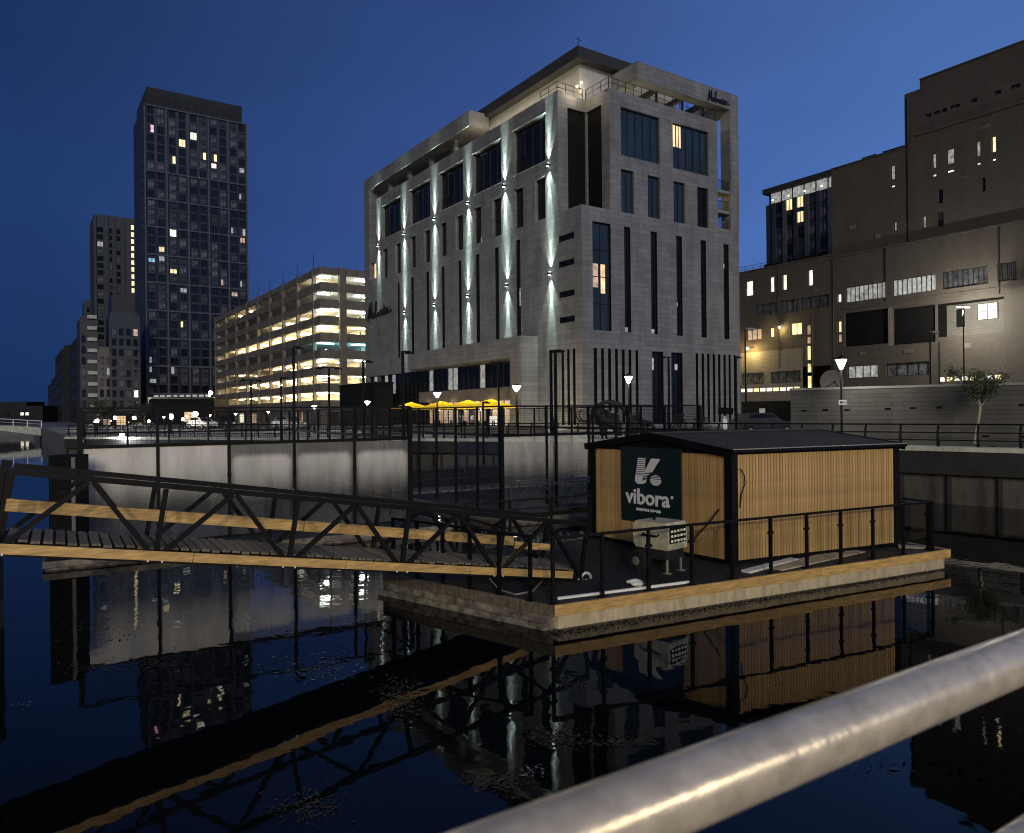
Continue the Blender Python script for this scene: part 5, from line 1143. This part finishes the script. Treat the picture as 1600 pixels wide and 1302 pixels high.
# loose things on the deck
def loose_box(name, label, cat, px0, px1, wdt, hgt, m, lift=0):
    a = gp(*px0, DZ); e = gp(*px1, DZ); d = e - a; L_ = d.length; t = thing(name, label, cat, (a.x, a.y, DZ - .008), math.atan2(d.y, d.x))
    b = MB(); b.box(0, L_, 0, wdt, .002, hgt); b.obj('board' if wdt > .06 else 'tube', m, t); return t
loose_box('white_pipe', 'thin white pipe lying on the deck behind the front balustrade', 'pipe', (872, 937), (1010, 920), .05, .05, 'white')
loose_box('white_pipe', 'shorter white pipe lying in line, below the generator', 'pipe', (1016, 919), (1078, 911), .05, .05, 'white')
loose_box('white_board', 'white board lying at an angle at the foot of the slatted wall', 'board', (1172, 896), (1248, 876), .22, .05, 'white')
loose_box('grey_board', 'long flat pale sheet lying along the foot of the slatted wall', 'board', (1222, 892), (1352, 863), .5, .03, 'polyconc')
loose_box('grey_board', 'pale sheet lying at the right end of the cabin', 'board', (1405, 856), (1450, 858), .35, .03, 'polyconc')
q = gp(992, 913, DZ); t = thing('work_shoes', 'small white shoe like bundle on the deck below the generator', 'bundle', (q.x, q.y, DZ - .01))
b = MB(); b.blob((0, 0, .06), (.17, .07, .06), 8, jit=.1); b.obj('bundle', 'white', t); b = MB(); b.blob((.02, -.16, .05), (.14, .06, .05), 8, jit=.1); b.obj('bundle', 'white', t)
hp = [gp(765, 905, DZ), gp(780, 922, DZ), gp(805, 930, DZ), gp(832, 925, DZ), gp(850, 905, DZ)]
b = MB(); b.path([p + Vector((0, 0, .01)) for p in hp], .018, 6); o = b.obj('hose', 'galv'); tag(o, 'grey hose curling on the deck under the gangway end', 'hose')

# ================================================================== STREET LAMPS
lp = MB(); lp.lathe([(.11, 0), (.1, .5), (.06, .55), (.05, 1.0), (.045, 3.3)], 8); lpm = lp.mesh('pole', 'black')
lh = MB(); lh.lathe([(.07, 3.3), (.24, 3.72), (.25, 3.74), (.05, 3.74)], 10); lhm = lh.mesh('lantern', 'lamp')
lc = MB(); lc.lathe([(.30, 3.745), (.30, 3.79), (.1, 3.88), (.02, 3.95)], 10)
for a in range(4):
    x, y = math.cos(a * 1.5708), math.sin(a * 1.5708); lc.tube((.07 * x, .07 * y, 3.3), (.27 * x, .27 * y, 3.75), .014, n=4)
lcm = lc.mesh('lantern_cap', 'black')
def street_lamp(label, px, py, Y, power=220, col=(1, .93, .8), group='lantern street lamps'):
    p = at(px, py, Y); s = (p.z - GZ) / 3.6
    t = thing('street_lamp', label, 'street lamp', (p.x, Y, GZ), 0, group); kx = min(1.3, s) * (1.0 if Y < 60 else 1.5); t.scale = (kx, kx, s)
    link('pole', lpm, t); o = link('lantern', lhm, t); link('lantern_cap', lcm, o)
    plight((0, -.34, 3.5), power, col, .12, parent=t)
    return t
street_lamp('lantern street lamp with a small white sign, in front of the concrete wall', 1314, 567, 36.5, 280)
street_lamp('lantern street lamp in front of the slotted right face of the hotel', 982, 592, 52, 420)
street_lamp('lantern street lamp beside the right pier of the terrace portal', 807, 606, 64, 380, (1, .82, .55))
street_lamp('lantern street lamp standing among the yellow parasols', 683, 616, 66, 350, (1, .82, .55))
street_lamp('lantern street lamp in front of the black annex', 574, 629, 70, 300)
street_lamp('lantern street lamp at the right end of the car park front', 491, 636, 74, 260)
street_lamp('lantern street lamp at the middle of the car park front', 419, 643, 80, 260)
street_lamp('lantern street lamp at the left end of the car park front', 368, 647, 86, 260)
street_lamp('lantern street lamp in front of the pavilion, right of its doorway', 328, 649, 88, 200)
street_lamp('lantern street lamp in front of the pavilion, left of its doorway', 292, 651, 90, 200)
street_lamp('lantern street lamp at the left corner of the pavilion', 256, 652, 92, 200)
for i, (px, py) in enumerate(((132, 659), (147, 659), (173, 658), (201, 660))):
    street_lamp('small distant lantern lamp left of the pavilion, ' + ['leftmost of four', 'second of four from the left', 'third of four from the left', 'rightmost of four'][i], px, py, 110, 160)
# very bright work light low on the quay edge
p = at(199, 680, 59); t = thing('work_light', 'dazzling white work light low on the quay edge at left', 'lamp', (p.x, 58.2, GZ))
b = MB(); b.blob((0, 0, p.z - GZ), (.22, .1, .22), 12); b.obj('lamp_panel', 'lamp', t, smooth=True); b = MB(); b.box(-.03, .03, .07, .12, 0, p.z - GZ + .2); b.obj('stand', 'black', t)
plight((0, -.5, p.z - GZ), 700, (.95, .97, 1), .15, parent=t)
p = at(305, 647, 84); t = thing('flood_lamp', 'bright white flood lamp on a pole before the pavilion', 'lamp', (p.x, 84, GZ))
b = MB(); b.blob((0, 0, p.z - GZ), (.35, .2, .3), 8); b.obj('lamp_head', 'lamp', t); b = MB(); b.tube((0, .1, 0), (0, .1, p.z - GZ), .05); b.obj('pole', 'black', t); plight((0, -.6, p.z - GZ), 500, (1, .97, .9), .15, parent=t)
# tall columns on the right
def column_lamp(label, px, py, Y, two, power, lit=True):
    p = at(px, py, Y); t = thing('column_lamp', label, 'street lamp', (p.x, Y, GZ), .3, 'tall lamp columns'); H_ = p.z - GZ
    b = MB(); b.lathe([(.14, 0), (.12, 1.2), (.09, 1.3), (.06, H_)], 8); b.obj('pole', 'black', t)
    for s in ((-1, 1) if two else (1,)):
        b = MB(); b.beam((0, 0, H_ - .05), (s * .55, 0, H_ + .05), .05, .05); o = b.obj('arm', 'black', t)
        b = MB(); b.box(s * .55 - .4, s * .55 + .4, -.16, .16, H_ + .0, H_ + .14); b.obj('lamp_head', 'galv', o)
        b = MB(); b.box(s * .55 - .34, s * .55 + .34, -.13, .13, H_ - .05, H_ - .002); b.obj('lamp_glass', 'lamp' if lit else 'glassgrey', o)
    if lit: plight((0, .5, H_ - .5), power, (1, .97, .86), .2, parent=t)
column_lamp('tall twin headed lamp column in front of the lit brick recess', 1505, 480, 86, True, 3600)
column_lamp('dim single headed lamp column before the dark louvred recess', 1453, 520, 70, False, 0, False)
column_lamp('plain dark lamp column at the yellow lit street corner', 1164, 515, 66, False, 0, False)
# road lamps on the near quay behind the camera, whose light falls on the pontoon and the foreground rail
for (x, y, pw, lb) in ((2.5, -19, 7200, 'tall road lamp on the near quay, straight behind the viewpoint'), (22, -8, 4200, 'tall road lamp on the near quay, off to the right')):
    t = thing('road_lamp', lb, 'street lamp', (x, y, GZ), 0, 'road lamps on the near quay')
    b = MB(); b.lathe([(.14, 0), (.1, 2), (.07, 7.6)], 8); b.obj('pole', 'black', t)
    b = MB(); b.beam((0, 0, 7.55), (0, 1.4, 7.7), .06, .06); b.obj('arm', 'black', t); b = MB(); b.box(-.2, .2, 1.2, 2.0, 7.66, 7.8); b.obj('lamp_head', 'galv', t)
    b = MB(); b.box(-.16, .16, 1.25, 1.95, 7.6, 7.655); b.obj('lamp_glass', 'lamp', t)
    plight((0, 1.6, 7.3), pw, (1, .84, .56), .18, parent=t)
# ================================================================== TERRACE
um = MB(); N = 8; Rr = 2.15
top = (0, 0, 2.95); rim = [(Rr * math.cos(6.28318 * (i + .5) / N) * 1.08, Rr * math.sin(6.28318 * (i + .5) / N) * 1.08, 2.25) for i in range(N)]
um.add([top] + rim + [(x, y, z - .2) for x, y, z in rim], [(0, 1 + i, 1 + (i + 1) % N) for i in range(N)] + [(1 + i, 9 + i, 9 + (i + 1) % N, 1 + (i + 1) % N) for i in range(N)])
ume = um.mesh('canopy', 'yellow')
pm_ = MB(); pm_.tube((0, 0, 0), (0, 0, 2.95), .035); pm_.box(-.35, .35, -.35, .35, 0, .1); pme = pm_.mesh('pole', 'black')
rb = MB()
for i in range(N): rb.beam((0, 0, 2.75), (rim[i][0] * .9, rim[i][1] * .9, 2.24), .025, .025)
rbe = rb.mesh('rib', 'black')
tb = MB(); tb.lathe([(.4, .72), (.4, .76), (0, .765)], 12); tb.tube((0, 0, 0), (0, 0, .72), .04); tbm = tb.mesh('table_top', 'black')
chb = MB(); chb.box(-.22, .22, -.22, .22, .42, .47); chs = chb.mesh('seat', 'black')
chb = MB(); chb.box(-.22, .22, .19, .23, .47, .9); chk = chb.mesh('backrest', 'black')
chb = MB()
for x in (-.19, .19):
    for y in (-.19, .19): chb.box(x - .02, x + .02, y - .02, y + .02, 0, .42)
chl = chb.mesh('leg_frame', 'black')
for i, px in enumerate((643, 690, 731, 767)):
    p = hl(-5.0, h.L(px, 650, -5.0)[0], 0)
    nm = ['leftmost', 'second from the left', 'third from the left', 'rightmost'][i]
    t = thing('parasol', 'yellow canvas terrace parasol, %s in the row of four' % nm, 'parasol', p, ANG, 'yellow terrace parasols')
    link('canopy', ume, t); link('pole', pme, t); link('rib', rbe, t)
    plight((0, -.2, 1.75), 150, (1, .8, .45), .1, parent=t)
    q = p - DL * 1.2 - DR * .5
    tt = thing('terrace_table', 'round black terrace table under the %s yellow parasol' % nm, 'table', q, ANG, 'terrace tables'); link('table_top', tbm, tt)
    for k, (dx, dy, rz) in enumerate(((.75, 0, -1.57), (-.75, 0, 1.57), (0, .75, 0))):
        sd = ['on the hotel side of', 'on the quay side of', 'at the far left of'][k]
        ch = thing('terrace_chair', 'black chair %s the table under the %s parasol' % (sd, nm), 'chair', q + DR * dx + DL * dy, ANG + rz, 'terrace chairs'); link('seat', chs, ch); link('backrest', chk, ch); link('leg_frame', chl, ch)
for i in range(3):
    p = hl(-2.4, 11 + 6 * i, 0)
plight(hl(-1.0, 14, 2.6), 90, (1, .72, .38), .3, name='terrace_light'); plight(hl(-1.0, 22, 2.6), 90, (1, .72, .38), .3, name='terrace_light'); plight(hl(-1.0, 28, 2.6), 50, (1, .72, .38), .3, name='terrace_light')
p0 = at(565, 668, 62); p1 = at(850, 669, 54)
t = thing('terrace_wall', 'low wall with pale coping in front of the hotel terrace', 'wall', (p0.x, p0.y, GZ), math.atan2(p1.y - p0.y, p1.x - p0.x)); Lw = (p1 - p0).length
b = MB(); b.box(0, Lw, 0, .3, 0, .55); b.obj('wall_body', 'conc', t); b = MB(); b.box(-.05, Lw + .05, -.06, .36, .552, .62); b.obj('coping', 'coping', t)
p = at(771, 664, 62); t = thing('lit_sign', 'small lit white sign box beside the right end of the parasols', 'sign', (p.x, 62, GZ), ANG * .3)
b = MB(); b.box(-.3, .3, 0, .14, .3, 1.35); b.obj('sign_box', 'whitewin', t)
b = MB(); b.box(-.34, .34, -.02, .16, 0, .297); b.obj('base', 'black', t)
me = text_mesh('B', .55, .02, .004); me.materials.append(M['script']); link('lettering', me, t, (0, -.012, .6), (math.pi / 2, 0, 0))
# ================================================================== SCULPTURES ON THE QUAY
def skin(name, verts, edges, radii, m, parent, lv=1):
    me = bpy.data.meshes.new(name); me.from_pydata([tuple(v) for v in verts], edges, []); me.materials.append(M[m])
    o = bpy.data.objects.new(name, me); COL.objects.link(o); md = o.modifiers.new('s', 'SKIN'); ss = o.modifiers.new('u', 'SUBSURF'); ss.levels = lv; ss.render_levels = lv
    for i, r in enumerate(radii): me.skin_vertices[0].data[i].radius = (r, r)
    me.skin_vertices[0].data[0].use_root = True
    dg = bpy.context.evaluated_depsgraph_get(); dg.update(); m2 = bpy.data.meshes.new_from_object(o.evaluated_get(dg)); bpy.data.objects.remove(o)
    m2.name = name; m2.polygons.foreach_set('use_smooth', [True] * len(m2.polygons)); return link(name, m2, parent)
p = at(952, 668, 47.5); t = thing('elephant_sculpture', 'dark elephant like sculpture with curled tusks at the quay edge', 'sculpture', (p.x, 47.5, GZ), math.pi + .25)
v = [(0, 0, 1.15), (.5, 0, 1.3), (.85, 0, 1.6), (-.5, 0, 1.1), (-.9, 0, .8), (1.2, 0, 1.35), (1.35, 0, .95), (1.4, 0, .5), (1.55, 0, .2),
     (.4, .28, .6), (.42, .3, .05), (.4, -.28, .6), (.42, -.3, .05), (-.55, .28, .55), (-.6, .3, .05), (-.55, -.28, .55), (-.6, -.3, .05)]
e = [(0, 1), (1, 2), (0, 3), (3, 4), (2, 5), (5, 6), (6, 7), (7, 8), (1, 9), (9, 10), (1, 11), (11, 12), (3, 13), (13, 14), (3, 15), (15, 16)]
skin('body', v, e, [.5, .48, .36, .45, .12, .2, .12, .09, .06, .18, .14, .18, .14, .19, .15, .19, .15], 'bronze', t)
for s in (-1, 1):
    b = MB(); b.path([(1.15, s * .15, 1.3), (1.5, s * .25, 1.05), (1.9, s * .32, 1.05), (2.15, s * .3, 1.35), (2.05, s * .22, 1.65), (1.8, s * .18, 1.72)], [.07, .065, .055, .045, .035, .02], 8); b.obj('tusk', 'bronze', t, smooth=True)
    b = MB(); b.blob((.85, s * .42, 1.6), (.25, .06, .32), 8); b.obj('ear', 'bronze', t, smooth=True)
p = at(966, 668, 46.6); t = thing('arched_sculpture', 'tall dark arched serpent sculpture curving over the elephant', 'sculpture', (p.x - .2, 46.4, GZ), 0)
b = MB(); b.path([(1.15, 0, 0), (1.1, 0, .6), (.95, 0, 1.2), (.65, 0, 1.75), (.2, 0, 2.1), (-.3, 0, 2.25), (-.75, 0, 2.2), (-1.05, 0, 2.05), (-1.2, 0, 2.1)], [.3, .26, .22, .18, .16, .14, .13, .12, .05], 10); b.obj('body', 'bronze', t, smooth=True)
b = MB()
for i in range(9): a = i / 9.; b.add([(1.2 - a * 1.4 + .1, 0, .9 + a * 1.25), (1.2 - a * 1.4 + .3, .02, 1.05 + a * 1.32), (1.2 - a * 1.4 - .05, 0, 1.1 + a * 1.2)], [(0, 1, 2)])
b.obj('crest', 'bronze', t)
p = at(1013, 669, 46); t = thing('deer_sculpture', 'small dark deer sculpture with branching antlers near the cabin roof', 'sculpture', (p.x, 46, GZ), 2.6)
v = [(0, 0, .85), (.35, 0, .9), (.55, 0, 1.2), (.75, 0, 1.25), (-.4, 0, .85), (.3, .12, .45), (.3, .12, .03), (.3, -.12, .45), (.3, -.12, .03), (-.35, .12, .45), (-.4, .12, .03), (-.35, -.12, .45), (-.4, -.12, .03)]
skin('body', v, [(0, 1), (1, 2), (2, 3), (0, 4), (1, 5), (5, 6), (1, 7), (7, 8), (4, 9), (9, 10), (4, 11), (11, 12)], [.2, .18, .1, .07, .18] + [.06, .04] * 4, 'bronze', t)
for s in (-1, 1):
    b = MB(); b.path([(.55, s * .05, 1.28), (.5, s * .2, 1.5), (.55, s * .28, 1.75)], .025, 5); b.tube((.5, s * .2, 1.5), (.68, s * .22, 1.66), .018, n=5); b.obj('antler', 'bronze', t)
def topiary(label, px, py, Y, w_, hh, seed):
    rnd = random.Random(seed); p = at(px, 668, Y); t = thing('shrub', label, 'shrub', (p.x, Y, GZ)); b = MB()
    for i in range(420):
        d_ = Vector((rnd.gauss(0, 1), rnd.gauss(0, 1), rnd.gauss(0, 1))).normalized() * (rnd.random() ** .4); c0 = Vector((d_.x * w_, d_.y * w_, hh * .55 + d_.z * hh * .5)); a, s = rnd.random() * 6.28, rnd.uniform(.04, .1)
        n_ = Vector((rnd.gauss(0, 1), rnd.gauss(0, 1), rnd.gauss(0, 1))).normalized(); x_ = n_.orthogonal().normalized() * s; y_ = n_.cross(x_)
        b.add([c0 - x_, c0 + y_ * .5, c0 + x_, c0 - y_ * .5], [(0, 1, 2, 3)])
    b.obj('foliage', 'leafdark', t); b = MB(); b.tube((0, 0, 0), (0, 0, hh * .5), .05, .03, 6); b.obj('stem', 'bark', t)
topiary('dark rounded shrub right of the arched sculpture', 995, 640, 47, .35, 1.5, 1)
topiary('broad dark shrub in front of the hotel doorways', 1060, 640, 46.5, .55, 1.5, 2)
topiary('dark shrub below the information sign at the hotel corner', 1096, 640, 46, .6, 1.3, 3)
topiary('low dark shrub at the foot of the slotted hotel corner', 866, 650, 52, .35, 1.2, 4)
topiary('dark shrub on the quay at far left before the towers', 145, 650, 66, .9, 2.0, 5)
topiary('dark shrub beside the work light at far left', 212, 650, 66, .8, 2.3, 6)
p = at(1133, 668, 45); t = thing('information_sign', 'tilted black information panel on a pale post near the cabin roof', 'sign', (p.x, 45, GZ), -.2)
b = MB(); b.box(-.08, .08, -.04, .04, 0, 1.3); b.obj('post', 'galv', t); b = MB(); b.obox((-.45, -.1, 1.45), (.9, 0, -.08), (0, .04, .03), (.05, -.1, .36)); b.obj('panel', 'black', t); b = MB(); b.box(-.12, .12, -.06, -.043, .55, 1.1); b.obj('notice', 'white', t)
# ================================================================== RIGHT: hoarding, car, dish, tree
p0 = at(1158, 640, 54); p1 = at(1240, 640, 50)
t = thing('hoarding_fence', 'dark hoarding fence with a white notice beside the concrete wall', 'fence', (p0.x, p0.y, GZ), math.atan2(p1.y - p0.y, p1.x - p0.x)); Lw = (p1 - p0).length
hm = MB(); hm.box(.02, Lw / 4 - .02, 0, .05, 0, at(1190, 627, 52).z - GZ); hme = hm.mesh('panel', 'clad')
for i in range(4): link('panel', hme, t, (Lw / 4 * i, 0, 0))
b = MB(); b.box(1.7, 2.2, -.03, -.004, 1.0, 1.75); b.obj('notice', 'white', t)
p = at(1190, 660, 49); make_car('dark parked car behind the cabin roof, left of the concrete wall', 'roofdark', (p.x, 49, GZ), .2, None)
p = at(1297, 608, 45); t = thing('satellite_dish', 'large pale satellite dish behind the concrete wall', 'dish', (p.x, 45, GZ + 2.5), 0); R0 = .72
b = MB(); vs = []; rows, n = 5, 20
for i in range(rows + 1):
    for k in range(n): rr_ = R0 * i / rows; vs.append((rr_ * math.cos(6.28318 * k / n), -.25 * (i / rows) ** 2, .8 + rr_ * math.sin(6.28318 * k / n)))
b.add(vs, [(i * n + k, i * n + (k + 1) % n, (i + 1) * n + (k + 1) % n, (i + 1) * n + k) for i in range(rows) for k in range(n)]); b.obj('dish_bowl', 'conc', t, smooth=True)
b = MB(); b.tube((0, .05, -2.5), (0, .05, .8), .06); b.obj('mount', 'black', t); b = MB()
for x in (-.5, .5): b.tube((x, -.15, .4), (0, -.6, .75), .02, n=5)
b.tube((0, -.55, .75), (0, -.68, .78), .06, n=6); b.obj('feed_arm', 'black', t)
def on_sign():
    t = thing('parking_notice', 'small white notice with black marks fixed to the lamp post', 'sign', at(1317, 629, 36.2), 0)
    b = MB(); b.box(-.2, .2, 0, .015, -.12, .12); b.obj('plate', 'white', t); b = MB(); b.box(-.14, -.06, -.006, -.001, -.05, .06); b.obj('symbol', 'script', t)
    me = text_mesh('BUOY', .12, .004, .002); me.materials.append(M['script']); link('lettering', me, t, (.06, -.004, -.04), (math.pi / 2, 0, 0), scale=(.75, 1, 1))
on_sign()
def tree(label, P, hh, crown, nl, seed, lean=(0, 0), group=None, leaf='leaf', trunkf=.45, lsz=.075, spread=1.0):
    rnd = random.Random(seed); t = thing('tree', label, 'tree', P, 0, group)
    b = MB(); fork = Vector((lean[0] * trunkf, lean[1] * trunkf, hh * trunkf)); b.path([(0, 0, -.05), fork * .5 + Vector((rnd.uniform(-.02, .02), 0, 0)), fork], [.075 * hh / 3, .055 * hh / 3, .045 * hh / 3], 7); tips = []
    for i in range(9):
        a = i * 6.28 / 9 + rnd.uniform(-.3, .3); r0 = crown * rnd.uniform(.35, .95); e_ = fork + Vector((math.cos(a) * r0, math.sin(a) * r0, (hh - fork.z) * rnd.uniform(.45, .95))); m_ = fork.lerp(e_, .5) + Vector((0, 0, .06)); b.path([fork, m_, e_], [.03 * hh / 3, .018 * hh / 3, .008], 5); tips += [m_, fork.lerp(e_, .75), e_]
        for k in range(2): f_ = e_ + Vector((rnd.gauss(0, .18), rnd.gauss(0, .18), rnd.gauss(.1, .12))) * crown; b.path([m_.lerp(e_, .4), f_], [.012, .005], 4); tips.append(f_)
    b.obj('trunk', 'bark', t); b = MB()
    for i in range(nl):
        c0 = rnd.choice(tips) + Vector((rnd.gauss(0, .15), rnd.gauss(0, .15), rnd.gauss(0, .12))) * crown * spread
        n_ = Vector((rnd.gauss(0, 1), rnd.gauss(0, 1), rnd.gauss(.4, 1))).normalized(); s = lsz * rnd.uniform(.5, 1.2); x_ = n_.orthogonal().normalized(); q_ = rnd.random() * 6.28; x_ = (x_ * math.cos(q_) + n_.cross(x_) * math.sin(q_)) * s; y_ = n_.cross(x_) * .55
        b.add([c0 - x_, c0 + y_, c0 + x_, c0 - y_], [(0, 1, 2, 3)])
    b.obj('crown', leaf, t); return t
p = at(1524, 696, 33.6); tree('young pale stemmed tree in front of the concrete wall', (p.x, 33.6, GZ), 3.35, 1.1, 3600, 4, (.5, 0), trunkf=.5, lsz=.06)
for i, (px, Y, hh) in enumerate(((152, 100, 3.6), (168, 104, 3.0), (226, 108, 3.4))):
    p = at(px, 670, Y); tree(['small dark street tree at far left below the slim tower', 'small dark street tree below the beige block', 'small dark street tree at the left end of the pavilion'][i], (p.x, Y, GZ), hh, 1.25, 600, 20 + i, leaf='leafdark', lsz=.2, group='street trees by the towers')
# small cars and bollards along the far quay
for i, (px, Y, pn) in enumerate(((316, 92, 'white'), (345, 95, 'roofdark'), (452, 84, 'carpaint'))):
    p = at(px, 670, Y); make_car(['white parked car before the pavilion doorway', 'dark parked car at the left end of the car park', 'silver parked car in front of the car park'][i], pn, (p.x, Y, GZ), ANG - 1.2, 'cars parked along the quay')
# shop fronts lit at street level below the towers
for i, (px0, px1, py0, py1, Y, m) in enumerate(((125, 146, 663, 679, 125, 'greywin'), (160, 172, 655, 679, 130, 'warmdim'), (178, 196, 650, 679, 132, 'warm'), (206, 222, 660, 680, 132, 'warmdim'))):
    a = at(px0, py1, Y); e_ = at(px1, py0, Y); t = thing('shop_front', ['pale lit shop front at far left below the slim tower', 'dim warm shop front below the beige block', 'bright warm shop front below the gridded block', 'dim warm shop front left of the pavilion'][i], 'shop', (a.x, Y, GZ), 0, 'lit shop fronts')
    b = MB(); wd_ = e_.x - a.x; hz = e_.z - GZ; b.box(0, wd_, .2, 3, 0, hz + .5); b.obj('wall', 'clad', t)
    n = max(2, int(wd_ / .9))
    for k in range(n): g = MB(); g.box(wd_ * k / n + .06, wd_ * (k + 1) / n - .06, .1, .18, .1, hz); g.obj('shop_window', m, t)
# ================================================================== FLOATING WEED
def weed(label, cl, seed, group):
    rnd = random.Random(seed); b = MB()
    for (px, py, wx, wy, n, m) in cl:
        for i in range(int(n * 1.7)):
            q = gp(px + rnd.gauss(0, wx), py + rnd.gauss(0, wy), 0); s = .0085 * math.exp(rnd.gauss(.2, .5)) * (1 if m == 0 else .8); a = rnd.random() * 6.28; ax = Vector((math.cos(a), math.sin(a), 0)) * s * rnd.uniform(1, 2.2); ay = Vector((-math.sin(a), math.cos(a), 0)) * s * .6
            up_ = Vector((0, 0, rnd.uniform(.004, .02))); tl = Vector((0, 0, rnd.uniform(-.004, .012)))
            b.add([q - ax + up_, q - ay + up_ - tl * .3, q + ax + up_ + tl, q + ay + up_], [(0, 1, 2, 3)], m if rnd.random() < .8 else 0)
    o = b.obj('floating_weed', ['weed', 'bits']); tag(o, label, 'weed', group, 'stuff')
weed('patches of dark weed floating left of the pontoon', [(150, 975, 45, 18, 260, 0), (135, 1045, 25, 5, 80, 0), (230, 1040, 26, 7, 110, 0), (330, 896, 40, 4, 70, 0), (460, 905, 38, 5, 110, 0), (440, 985, 40, 12, 110, 0), (200, 920, 40, 5, 80, 0), (500, 1045, 40, 12, 240, 1), (550, 972, 18, 6, 90, 1)], 1, None)
weed('patches of weed and pale bits floating in front of the pontoon', [(628, 1085, 20, 14, 260, 0), (625, 1110, 12, 10, 80, 0), (870, 1152, 22, 9, 200, 0), (930, 1162, 40, 4, 90, 0), (780, 1225, 28, 9, 130, 0), (900, 1070, 18, 6, 70, 0), (475, 1262, 30, 14, 220, 0), (830, 1205, 14, 6, 50, 1), (990, 1155, 30, 6, 60, 0)], 2, None)
weed('scattered pale bits floating at right of the foreground rail', [(1360, 1200, 36, 10, 60, 1), (1560, 1128, 25, 7, 30, 1), (1210, 1072, 10, 4, 14, 1), (1530, 905, 22, 10, 60, 1), (1470, 840, 40, 6, 40, 0), (40, 1102, 8, 3, 12, 1)], 3, None)
# ================================================================== FOREGROUND RAIL
a0 = Vector((.634, .92, 3.693)); dq = Vector((.8, .6, 0))
t = thing('handrail', 'thick galvanised handrail crossing the foreground at lower right', 'railing', (0, 0, 0))
def rail_geo(o_, r):
    b = MB(); n = 64; pts = [o_ + dq * (-1.2 + 4.6 * i / n) for i in range(n + 1)]; b.path(pts, r, 32); return b
RZ = 3.70
def onrail(px, py): r = Vector(ray(px, py)); return Vector((0, 0, CAMZ)) + r * ((RZ - CAMZ) / r.z)
pa, pb_ = onrail(1100, 1223.5), onrail(1600, 1025)
dq = (pb_ - pa); dq.z = 0; dq.normalize()
rail_geo(Vector((pa.x, pa.y, (pa.z + pb_.z) / 2)), .0285).obj('top_rail', 'galv', t, smooth=True)
q = Vector((pa.x, pa.y, (pa.z + pb_.z) / 2 - .222)); rail_geo(q + dq.cross(Vector((0, 0, 1))) * .0, .022).obj('mid_rail', 'galv', t, smooth=True)
for k in (-1.15, 2.2):
    b = MB(); q = Vector((pa.x, pa.y, 0)) + dq * k; b.tube((q.x, q.y, GZ), (q.x, q.y, pa.z - .02), .03, n=12); b.obj('post', 'galv', t, smooth=True)

# ================================================================== small lights along the far quay
bm3 = MB(); bm3.lathe([(.09, 0), (.09, .8), (.07, .82)], 8); bme3 = bm3.mesh('post', 'black')
bl3 = MB(); bl3.lathe([(.1, .82), (.13, .9), (.13, 1.05), (.05, 1.1)], 8); ble3 = bl3.mesh('lamp_glass', 'lamp'); rq = random.Random(12)
for i in range(8):
    px = 128 + i * 27 + rq.uniform(-5, 5); p = at(px, 668, 72 + rq.uniform(-4, 30))
    t = thing('bollard_light', 'small glowing bollard light on the far quay, %s of eight' % ['leftmost', 'second from the left', 'third from the left', 'fourth from the left', 'fifth from the left', 'third from the right', 'second from the right', 'rightmost'][i], 'bollard', (p.x, p.y, GZ), 0, 'bollard lights on the far quay')
    k = rq.uniform(1.0, 1.8); t.scale = (k, k, k); link('post', bme3, t); link('lamp_glass', ble3, t)
    if i % 2 == 0: plight((0, -.4, 1.2), 60, (1, .9, .7), .1, parent=t)
